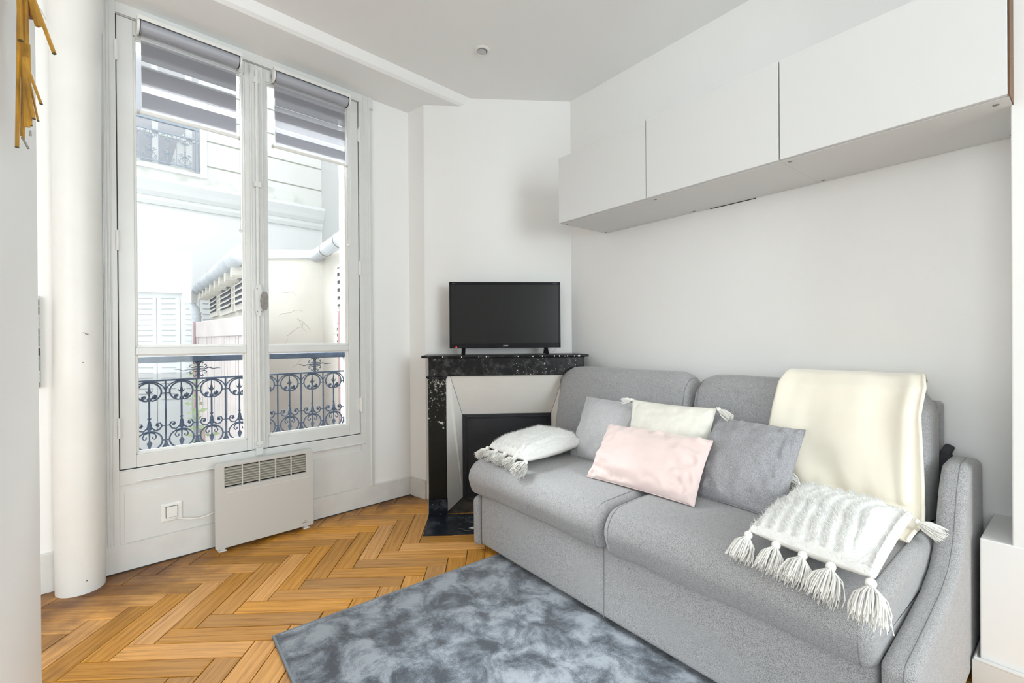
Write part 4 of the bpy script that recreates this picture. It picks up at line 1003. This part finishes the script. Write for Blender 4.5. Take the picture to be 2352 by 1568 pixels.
# ================================================================ window guard rail
def spiral(cx, cz, r0, r1, a0, a1, y, n=16):
    return [(cx + (r0 + (r1 - r0) * k / n) * math.cos(a0 + (a1 - a0) * k / n), y, cz + (r0 + (r1 - r0) * k / n) * math.sin(a0 + (a1 - a0) * k / n)) for k in range(n + 1)]
def scroll_motif(mb, x, y, s=1.0, top=.865):
    z = lambda v: top + (v - .865) * s
    r = .0042 * s
    for sg in (-1, 1):
        # outer arch shoulder running into the side bar
        mb.tube([(x + sg * .070 * s * math.sin(a), y, z(.806) + .060 * s * math.cos(a)) for a in [k * math.pi / 2 / 8 for k in range(9)]] + [(x + sg * .070 * s, y, z(.79))], r * .8, 6)
        # inner C scroll
        pts = [(x + sg * .052 * s * math.sin(a), y, z(.810) + .050 * s * math.cos(a)) for a in [k * math.pi * .84 / 12 for k in range(13)]]
        pts += [(x + sg * (.012) * s, y, z(.763)), (x + sg * .006 * s, y, z(.768)), (x + sg * .006 * s, y, z(.780))]
        mb.tube(pts, r, 6); mb.tube(spiral(x + sg * .020 * s, z(.784), .003 * s, .013 * s, 0, sg * -4.6 if sg < 0 else math.pi + 4.6 * 0 + 4.6, y, 10), r, 6); mb.ball((x + sg * .020 * s, y, z(.784)), .007 * s, 5)
        # small leaf of the finial
        mb.tube([(x, y, z(.806)), (x + sg * .008 * s, y, z(.808)), (x + sg * .016 * s, y, z(.820))], [r * 1.3, r, r * .3], 6)
        # lower S scroll
        pts = [(x + sg * .003 * s, y, z(.655)), (x + sg * .008 * s, y, z(.622)), (x + sg * .025 * s, y, z(.606)), (x + sg * .043 * s, y, z(.610)), (x + sg * .054 * s, y, z(.628)), (x + sg * .046 * s, y, z(.645)), (x + sg * .032 * s, y, z(.643)), (x + sg * .029 * s, y, z(.630))]
        mb.tube(pts, r, 6); mb.ball((x + sg * .036 * s, y, z(.631)), .0075 * s, 5)
        # lower ring half and inner curls
        mb.tube([(x + sg * .055 * s * math.sin(a), y, z(.552) + .050 * s * math.cos(a)) for a in [k * math.pi / 12 for k in range(13)]], r, 6)
        mb.tube([(x, y, z(.598)), (x + sg * .022 * s, y, z(.590)), (x + sg * .030 * s, y, z(.572)), (x + sg * .022 * s, y, z(.560)), (x + sg * .013 * s, y, z(.566)), (x + sg * .014 * s, y, z(.575))], r * .85, 6)
        mb.tube([(x + sg * .055 * s, y, z(.552)), (x + sg * .070 * s, y, z(.552))], r, 6)
        mb.tube([(x + sg * .052 * s, y, z(.628)), (x + sg * .070 * s, y, z(.628))], r * .8, 6); mb.tube([(x + sg * .052 * s, y, z(.803)), (x + sg * .070 * s, y, z(.803))], r * .8, 6)
        mb.tube([(x + sg * .070 * s, y, z(.56)), (x + sg * .066 * s, y, z(.53)), (x + sg * .050 * s, y, z(.495))], r, 6)
    mb.tube([(x, y, z(.865)), (x, y, z(.835)), (x, y, z(.815)), (x, y, z(.79))], [r * .5, r * .8, r * 1.8, r * .8], 6)
    mb.tube([(x, y, z(.79)), (x, y, z(.60))], r * 1.1, 6); mb.tube([(x, y, z(.66)), (x, y, z(.635)), (x, y, z(.612))], [r * 1.1, r * 1.6, r * 2.6], 6)
    for v in (.762, .668): mb.tube([(x, y, z(v + .004)), (x, y, z(v - .002))], [r * 2.6, r * 1.4], 8)
    mb.tube([(x, y, z(.60)), (x, y, z(.555)), (x, y, z(.540)), (x, y, z(.505))], [r, r * .8, r * 3.0, r * .3], 8)
    mb.box(x - .014 * s, x + .014 * s, y - .004, y + .004, z(.857), z(.868))
def railing():
    y = .25; t = thing('window_guard_rail', 'blue grey wrought iron guard rail outside the window', 'railing', F2, (-1.13, y, .45))
    mb = MB(); mb.box(-1.76, -.50, y - .024, y + .024, .966, 1.001); plabel(build('hand_rail', mb, M['iron'], t, bevel=.006), 'thick dark hand rail')
    mb = MB(); mb.box(-1.76, -.50, y - .007, y + .007, .866, .876); mb.box(-1.76, -.50, y - .007, y + .007, .478, .488); build('flat_bar', mb, M['iron'], t, bevel=.001)
    d = .1405; xs = [-1.626 + d * k for k in range(8)]
    first = None
    for k, x in enumerate(xs):
        if first is None:
            mb = MB(); scroll_motif(mb, x, y); first = build('scroll_panel', mb, M['iron'], t, smooth=True)
        else:
            o = first['_o'].copy(); COL.objects.link(o); o.parent = t['_o']; o.location = (d * k, 0, 0)
        if k < 8:
            mb = MB(); mb.tube([(x + d / 2, y, .866), (x + d / 2, y, .488)], .0045, 8)
            if k < 7: build('upright_bar', mb, M['iron'], t)
    mb = MB(); mb.box(-.552, -.530, y - .010, y + .010, .40, .972); mb.box(-.518, -.506, y - .006, y + .006, .40, .972); build('end_post', mb, M['iron'], t, bevel=.001)
    for cx in (-1.407, -.765):
        z0 = .924; mb = MB(); mb.box(cx - .006, cx + .006, y - .004, y + .004, .874, .974); mb.box(cx - .016, cx + .016, y - .004, y + .004, .962, .972)
        for sx in (-1, 1):
            mb.tube([(cx, y, z0), (cx + sx * .03, y, z0 - .001), (cx + sx * .05, y, z0 + .005 * sx + .003), (cx + sx * .07, y, z0 - .004 + .004 * sx), (cx + sx * .09, y, z0 + .002), (cx + sx * .108, y, z0 + .001)], [.004, .0035, .003, .0025, .0022, .0008], 6)
            for sz in (-1, 1):
                mb.tube([(cx + sx * .004, y, z0 + sz * .014), (cx + sx * .016, y, z0 + sz * .012), (cx + sx * .030, y, z0 + sz * .008), (cx + sx * .040, y, z0 + sz * .016), (cx + sx * .036, y, z0 + sz * .026), (cx + sx * .028, y, z0 + sz * .022)], .0028, 6)
                mb.tube([(cx + sx * .004, y, z0 + sz * .020), (cx + sx * .009, y, z0 + sz * .034), (cx + sx * .020, y, z0 + sz * .042), (cx + sx * .024, y, z0 + sz * .034), (cx + sx * .018, y, z0 + sz * .031)], .0028, 6)
        mb.prism([(cx - .014, z0), (cx, z0 - .014), (cx + .014, z0), (cx, z0 + .014)], 'y', y - .005, y + .005)
        build('rosette', mb, M['iron'], t, smooth=False)
railing()
struct(build('window_sill', MB().box(-1.765, -.572, .045, .32, .40, .455), M['render_w'], frame=F2))

# ================================================================ courtyard
def annex():
    A = Vector((-2.20, 4.02, 0)); E = Vector((-1.64, 4.02, 0)); du = Vector((math.sin(R(-38.9)), math.cos(R(-38.9)), 0)); L = 3.3
    B = A + du * L; dr = Vector((math.sin(R(143.5)), math.cos(R(143.5)), 0)); Cc = E + dr * .86
    t = thing('courtyard_annex', 'low cream plastered annex with zinc gutters outside the window', 'building', FW, (A.x, A.y, -.6))
    nr = Vector((dr.y, -dr.x, 0)); nr = nr if nr.x > 0 else -nr
    mb = MB(); mb.prism([(p.x, p.y) for p in (A, E, E + Vector((.25, .3, 0)), B + Vector((1.5, .5, 0)), B)], 'z', -.6, 1.80); w = build('wall', mb, M['plaster'], t)
    mb = MB(); mb.prism([(p.x, p.y) for p in (E, Cc, Cc + nr * .3, E + nr * .3 + Vector((.0, .2, 0)))], 'z', -.6, 1.80); build('wall', mb, M['plaster'], t)
    # front zinc flashing and roof
    mb = MB(); f = Vector((0, -.03, 0))
    mb.hexa([A + f + Vector((-.1, 0, 1.79)), E + f + Vector((.02, 0, 1.785)), E + Vector((.1, .1, 1.79)), A + Vector((0, .1, 1.79)), A + f * 1.4 + Vector((-.1, 0, 1.868)), E + f * 1.4 + Vector((.02, 0, 1.855)), E + Vector((.1, .8, 1.93)), A + Vector((0, .8, 1.95))])
    build('zinc_flashing', mb, M['zinc'], t, bevel=.004)
    mb = MB(); mb.prism([(p.x, p.y) for p in (A + Vector((-.05, .05, 0)), E + Vector((.3, .1, 0)), E + Vector((1.2, 1.2, 0)), B + Vector((1.5, .5, 0)), B + Vector((-.05, .05, 0)))], 'z', 1.80, 1.86); build('zinc_roof', mb, M['zinc'], t)
    g0, g1 = Vector((-2.27, 3.90, 1.815)), Vector((-4.48, 6.62, 1.835)); gd = (g1 - g0).normalized(); gl = (g1 - g0).length
    mb = MB(); mb.tube([g0, g1], .074, 20); g = build('gutter', mb, M['zinc'], t, smooth=True)
    for k in range(11):
        mb = MB(); c = g0 + gd * gl * (k + .3) / 11; mb.tube([c, c + gd * .022], .078, 20); build('gutter_strap', mb, M['zinc'], g)
    mb = MB(); mb.tube([g0 + Vector((-.01, .0, .070)), g1 + Vector((-.01, 0, .070))], .012, 8); build('gutter_rim', mb, M['zinc'], g, smooth=True)
    h0, h1 = E + Vector((-.03, -.06, 1.80)), Cc + Vector((-.06, -.05, 1.80)); mb = MB(); mb.tube([h0, h1], .052, 20); g = build('gutter', mb, M['zinc'], t, smooth=True)
    
    for k in (.42, .9): mb = MB(); c = h0.lerp(h1, k); mb.tube([c, c + (h1 - h0).normalized() * .014], .056, 20); build('gutter_strap', mb, M['handle'], g)
    # rafter ends
    no = Vector((-du.y, du.x, 0)); no = no if no.x < 0 else -no
    for k in range(8):
        c = A + du * (.35 + .40 * k) + no * .02; mb = MB(); mb.tube([c + Vector((0, 0, 1.715)), c + no * .13 + Vector((0, 0, 1.715))], .062, 10); build('rafter_end', mb, M['louver'], t)
    # louvred vents on the side wall
    def sp(s, z, o=0): q = A + du * s + no * o; return Vector((q.x, q.y, z))
    for (s0, s1, za, zb) in ((3.07, 2.44, 1.47, 1.74), (2.07, 1.24, 1.45, 1.72), (.97, .35, 1.45, 1.73)):
        mb = MB(); mb.hexa([sp(s0 + .07, za - .06, .0), sp(s1 - .07, za - .06, .0), sp(s1 - .07, za - .06, .03), sp(s0 + .07, za - .06, .03), sp(s0 + .07, zb + .03, .0), sp(s1 - .07, zb + .03, .0), sp(s1 - .07, zb + .03, .03), sp(s0 + .07, zb + .03, .03)])
        fr = build('vent_frame', mb, M['louver'], t)
        mb = MB(); mb.add([sp(s0, za, .032), sp(s1, za, .032), sp(s1, zb, .032), sp(s0, zb, .032)], [(0, 1, 2, 3)]); build('vent_opening', mb, M['shade'], fr)
        mb = MB(); n = 5
        for k in range(n):
            z = za + (zb - za) * (k + .12) / n; hh = (zb - za) / n
            mb.hexa([sp(s0, z, .06), sp(s1, z, .06), sp(s1, z + hh * .55, .034), sp(s0, z + hh * .55, .034), sp(s0, z + hh * .1, .062), sp(s1, z + hh * .1, .062), sp(s1, z + hh * .66, .036), sp(s0, z + hh * .66, .036)])
        build('slat_set', mb, M['louver'], fr)
    # downpipe
    p = [Vector((-4.50, 6.50, 1.80)), Vector((-4.50, 6.50, 1.62)), Vector((-4.43, 6.50, 1.52)), Vector((-4.42, 6.50, 1.44)), Vector((-4.42, 6.50, -.5))]
    mb = MB(); mb.tube(p, .058, 14); dp = build('downpipe', mb, M['zinc'], t, smooth=True)
    mb = MB(); mb.box(-4.565, -4.44, 6.43, 6.56, 1.62, 1.78); build('pipe_hopper', mb, M['render_w'], dp)
    mb = MB()
    for z in (1.47, 1.42): mb.tube([(-4.42, 6.50, z), (-4.42, 6.50, z + .02)], .064, 14)
    build('pipe_collar', mb, M['zinc'], dp)
    # right return: louvres and an old maroon post
    def rp(s, z, o=0): q = E + dr * s - nr * o; return Vector((q.x, q.y, z))
    for (sa, sb, za, zb, n) in ((.52, .84, 1.345, 1.64, 5), (.50, .62, 1.03, 1.215, 4)):
        mb = MB(); mb.hexa([rp(sa - .07, za - .04, 0), rp(sb, za - .04, 0), rp(sb, za - .04, .02), rp(sa - .07, za - .04, .02), rp(sa - .07, zb + .03, 0), rp(sb, zb + .03, 0), rp(sb, zb + .03, .02), rp(sa - .07, zb + .03, .02)]); fr = build('vent_frame', mb, M['louver'], t)
        mb = MB(); mb.add([rp(sa, za, .022), rp(sb, za, .022), rp(sb, zb, .022), rp(sa, zb, .022)], [(0, 1, 2, 3)]); build('vent_opening', mb, M['shade'], fr)
        mb = MB()
        for k in range(n):
            z = za + (zb - za) * (k + .1) / n; hh = (zb - za) / n
            mb.hexa([rp(sa, z, .045), rp(sb, z, .045), rp(sb, z + hh * .6, .024), rp(sa, z + hh * .6, .024), rp(sa, z + hh * .1, .047), rp(sb, z + hh * .1, .047), rp(sb, z + hh * .7, .026), rp(sa, z + hh * .7, .026)])
        build('slat_set', mb, M['louver'], fr)
    mb = MB(); mb.hexa([rp(.625, -.5, .03), rp(.70, -.5, .03), rp(.70, -.5, .05), rp(.625, -.5, .05), rp(.625, 1.30, .03), rp(.70, 1.30, .03), rp(.70, 1.30, .05), rp(.625, 1.30, .05)]); plabel(build('maroon_post', mb, M['pinkdark'], t), 'old maroon wooden post')
    # hairline cracks in the plaster front
    r = random.Random(12); mb = MB()
    for (x, z, a, n) in ((-1.98, 1.50, 0, 10), (-1.86, 1.27, -.5, 12), (-2.02, 1.30, .4, 16), (-1.95, 1.12, .8, 14), (-2.0, .98, 1.2, 10), (-1.78, 1.16, 2.4, 10), (-2.0, .80, -.1, 14), (-1.9, .85, .9, 8)):
        pts = []
        for k in range(n): pts.append((x, 4.0185, z)); x += .015 * math.cos(a); z += .015 * math.sin(a); a += (r.random() - .5) * 1.0
        mb.tube(pts, .0012, 3)
    build('crack_lines', mb, M['crack'], t)['_o']['kind'] = 'stuff'
annex()
def gate():
    A = Vector((-2.92, 4.30, 0)); B = Vector((-1.68, 3.10, 0)); d = (B - A).normalized(); n = Vector((-d.y, d.x, 0)); n = n if n.y < 0 else -n
    t = thing('plank_gate', 'faded pink vertical plank gate in front of the annex', 'gate', FW, (A.x, A.y, -.4))
    def P(s, z, o): q = A + d * s + n * o; return Vector((q.x, q.y, z))
    def bx(mb, s0, s1, z0, z1, o0, o1): mb.hexa([P(s0, z0, o0), P(s1, z0, o0), P(s1, z0, o1), P(s0, z0, o1), P(s0, z1, o0), P(s1, z1, o0), P(s1, z1, o1), P(s0, z1, o1)])
    mb = MB(); bx(mb, .05, 1.70, 1.12, 1.258, -.02, .02); build('top_rail', mb, M['pinkwood'], t, bevel=.004)
    mb = MB(); bx(mb, .0, .045, .43, 1.262, -.03, .03); plabel(build('stile', mb, M['pinkdark'], t, bevel=.004), 'darker maroon edge post')
    mb = MB(); s = .10; r = random.Random(2)
    while s < 1.68:
        w = .068 + .012 * r.random(); bx(mb, s, s + w - .007, (.30 if s < .25 else -.4), 1.12, -.012, .012 - .003 * r.random()); s += w
    build('planks', mb, M['pinkwood'], t); mb = MB(); bx(mb, .10, 1.68, -.4, 1.12, -.014, -.010); build('plank_gap', mb, M['pinkdark'], t)
    mb = MB(); bx(mb, .05, .10, .43, 1.12, -.018, .016); build('planks', mb, M['pinkwood'], t)
gate()
def plant():
    t = thing('climbing_plant', 'thin pale leafy plant beside the pink gate outside', 'plant', FW, (-2.5, 3.6, -.6)); r = random.Random(9)
    mb = MB(); lf = MB()
    for st in range(5):
        x, y, z = -2.46 + .05 * st, 3.55 + .02 * st, -.6; a = r.random() * 6; pts = [(x, y, z)]; top = (.86, .62, .40, .30, .2)[st]
        while z < top: z += .06; x += .006 * math.sin(a + z * 5); y += .004 * math.cos(a + z * 6); pts.append((x, y, z))
        mb.tube(pts, .003, 5)
        for (px, py, pz) in pts[3:]:
            for q in range(2):
                an = r.random() * 6.28; L = .035 + .04 * r.random(); d = Vector((math.cos(an), math.sin(an) * .5, .3 - r.random() * .7)).normalized(); s = d.cross(Vector((.3, 1, .2))).normalized() * L * .26; P = Vector((px, py, pz))
                lf.add([P, P + d * L * .45 + s, P + d * L, P + d * L * .45 - s], [(0, 1, 2, 3)])
    build('stem', mb, M['leaf'], t); g = build('leaves', lf, M['leaf'], t); g['_o']['kind'] = 'stuff'
plant()
def far_building():
    Y = 8.0; t = thing('stone_building', 'pale stone building across the courtyard with an upper window', 'building', F2, (0, Y, -.6))
    xl, xr = -6.0, 2.38; hx0, hx1, hz0, hz1 = -2.3, .0, 4.36, 6.6
    mb = MB(); mb.box(xl, xr, Y, Y + .3, 4.10, hz0); mb.box(xl, hx0, Y, Y + .3, hz0, hz1); mb.box(hx1, xr, Y, Y + .3, hz0, hz1); mb.box(xl, xr, Y, Y + .3, hz1, 7.6)
    build('upper_wall', mb, M['stone'], t)
    build('lower_wall', MB().box(xl, xr, Y + .02, Y + .3, -.6, 4.10), M['render_w'], t)
    mb = MB(); mb.box(xl, xr - .01, Y - .02, Y - .001, 4.10, 4.42); b = build('stained_band', mb, M['stonedirt'], t, bevel=.01)
    mb = MB(); mb.prism([(Y - .26, 4.10), (Y - .26, 4.04), (Y - .20, 3.94), (Y - .16, 3.86), (Y - .10, 3.79), (Y + .01, 3.79), (Y + .01, 4.10)], 'x', xl, 2.42)
    mb.prism([(Y - .08, 3.79), (Y - .07, 3.72), (Y - .03, 3.65), (Y + .03, 3.65), (Y + .03, 3.79)], 'x', xl, 2.36); build('cornice', mb, M['render_w'], t)
    mb = MB()
    for z in (4.57, 5.07, 5.58, 6.1): mb.box(hx1 + .03, xr, Y - .006, Y, z - .014, z + .010)
    build('stone_joints', mb, M['groove'], t)
    mb = MB(); mb.box(hx1 - .02, hx1 + .09, Y - .05, Y + .1, hz0 - .05, hz1); mb.box(hx0, hx1 + .09, Y - .08, Y + .1, hz0 - .06, hz0); wf = build('window_frame', mb, M['render_w'], t)
    build('room_beyond', MB().box(hx0 - .2, hx1 + .2, Y + .5, Y + .55, hz0 - .2, hz1 + .2), M['roomdark'], wf)
    mb = MB(); mb.box(-.75, -.66, Y + .14, Y + .2, hz0, hz1); mb.box(-.22, -.12, Y + .14, Y + .2, hz0, hz1); mb.box(hx0, hx1, Y + .14, Y + .2, hz0, hz0 + .10); mb.box(hx0, hx1, Y + .14, Y + .2, 5.02, 5.07); build('casement_bar', mb, M['render_w'], wf)
    mb = MB(); mb.add([(-.50, Y + .25, hz0), (-.20, Y + .25, hz0), (-.24, Y + .25, 5.2), (-.32, Y + .25, 5.1)], [(0, 1, 2, 3)]); mb.add([(-1.3, Y + .22, hz0), (-.85, Y + .22, hz0), (-.95, Y + .22, 4.56), (-1.2, Y + .22, 4.62)], [(0, 1, 2, 3)]); build('curtain', mb, M['render_w'], wf)
    # guard rail of that window
    mb = MB(); y = Y - .06
    mb.box(hx0, -.05, y - .03, y + .03, 5.19, 5.26); mb.box(hx0, -.05, y - .01, y + .01, 5.00, 5.025); mb.box(hx0, -.05, y - .01, y + .01, 4.44, 4.465); mb.box(-.10, -.065, y - .02, y + .02, 4.36, 5.2)
    rl = build('guard_rail', mb, M['ironfar'], t)
    mb = MB()
    for k in range(7):
        x = -.27 - .27 * k; scale = 1.48; k0 = len(mb.v); scroll_motif(mb, x, y, scale, 5.01)
        mb.tube([(x - .135, y, 5.0), (x - .135, y, 4.46)], .007, 5)
    build('rail_scrolls', mb, M['ironfar'], rl)
far_building()
def white_wall():
    a, b, c, d = (2.36, 8.0), (2.0, 2.2), (2.3, 2.2), (2.7, 8.0)
    t = thing('side_building', 'plain white sunlit wall to the right of the stone building', 'building', F2, (2.3, 5, -.6))
    build('wall', MB().prism([a, b, c, d], 'z', -.6, 7.6), M['sidewall'], t)
white_wall()
def shutter_building():
    Y = 7.2; t = thing('shuttered_building', 'low white building with rows of louvred shutters outside', 'building', FW, (-5.6, Y, -.6))
    mb = MB(); mb.hexa([(-7.6, Y - .16, -.6), (-4.1, Y + .06, -.6), (-4.1, Y + .4, -.6), (-7.6, Y + .4, -.6), (-7.6, Y - .16, 1.91), (-4.1, Y + .06, 1.80), (-4.1, Y + .4, 1.80), (-7.6, Y + .4, 1.91)]); w = build('wall', mb, M['palelou'], t)
    def top(x): return 1.91 - .11 * (x + 7.6) / 3.5
    def yy(x): return Y - .16 + .22 * (x + 7.6) / 3.5
    mb = MB(); mb.hexa([(-7.6, yy(-7.6) - .08, top(-7.6)), (-4.1, yy(-4.1) - .08, top(-4.1)), (-4.1, Y + .4, top(-4.1)), (-7.6, Y + .4, top(-7.6)), (-7.6, yy(-7.6) - .08, top(-7.6) + .03), (-4.1, yy(-4.1) - .08, top(-4.1) + .03), (-4.1, Y + .4, top(-4.1) + .03), (-7.6, Y + .4, top(-7.6) + .03)]); build('coping', mb, M['stone'], t)
    for xa, xb in ((-6.35, -6.05), (-5.78, -5.55), (-5.42, -5.21), (-5.06, -4.92), (-4.80, -4.66), (-4.55, -4.38)):
        mb = MB()
        for k in range(20):
            z = 1.76 - .082 * k; mb.hexa([(xa, yy(xa) - .012, z - .006), (xb, yy(xb) - .012, z - .006), (xb, yy(xb) + .01, z - .006), (xa, yy(xa) + .01, z - .006), (xa, yy(xa) - .012, z), (xb, yy(xb) - .012, z), (xb, yy(xb) + .01, z), (xa, yy(xa) + .01, z)])
        build('louvre_set', mb, M['palegap'], w)
    mb = MB()
    for x in (-5.92, -5.49, -5.14, -4.86, -4.6): mb.box(x - .004, x + .004, yy(x) - .006, yy(x) + .01, -.3, top(x) - .08)
    build('panel_joint', mb, M['palegap'], w)
shutter_building()
struct(build('courtyard_ground', MB().add([F2.w(-9, .3, -.6), F2.w(5, .3, -.6), F2.w(5, 10, -.6), F2.w(-9, 10, -.6)], [(0, 1, 2, 3)]), M['paving']))
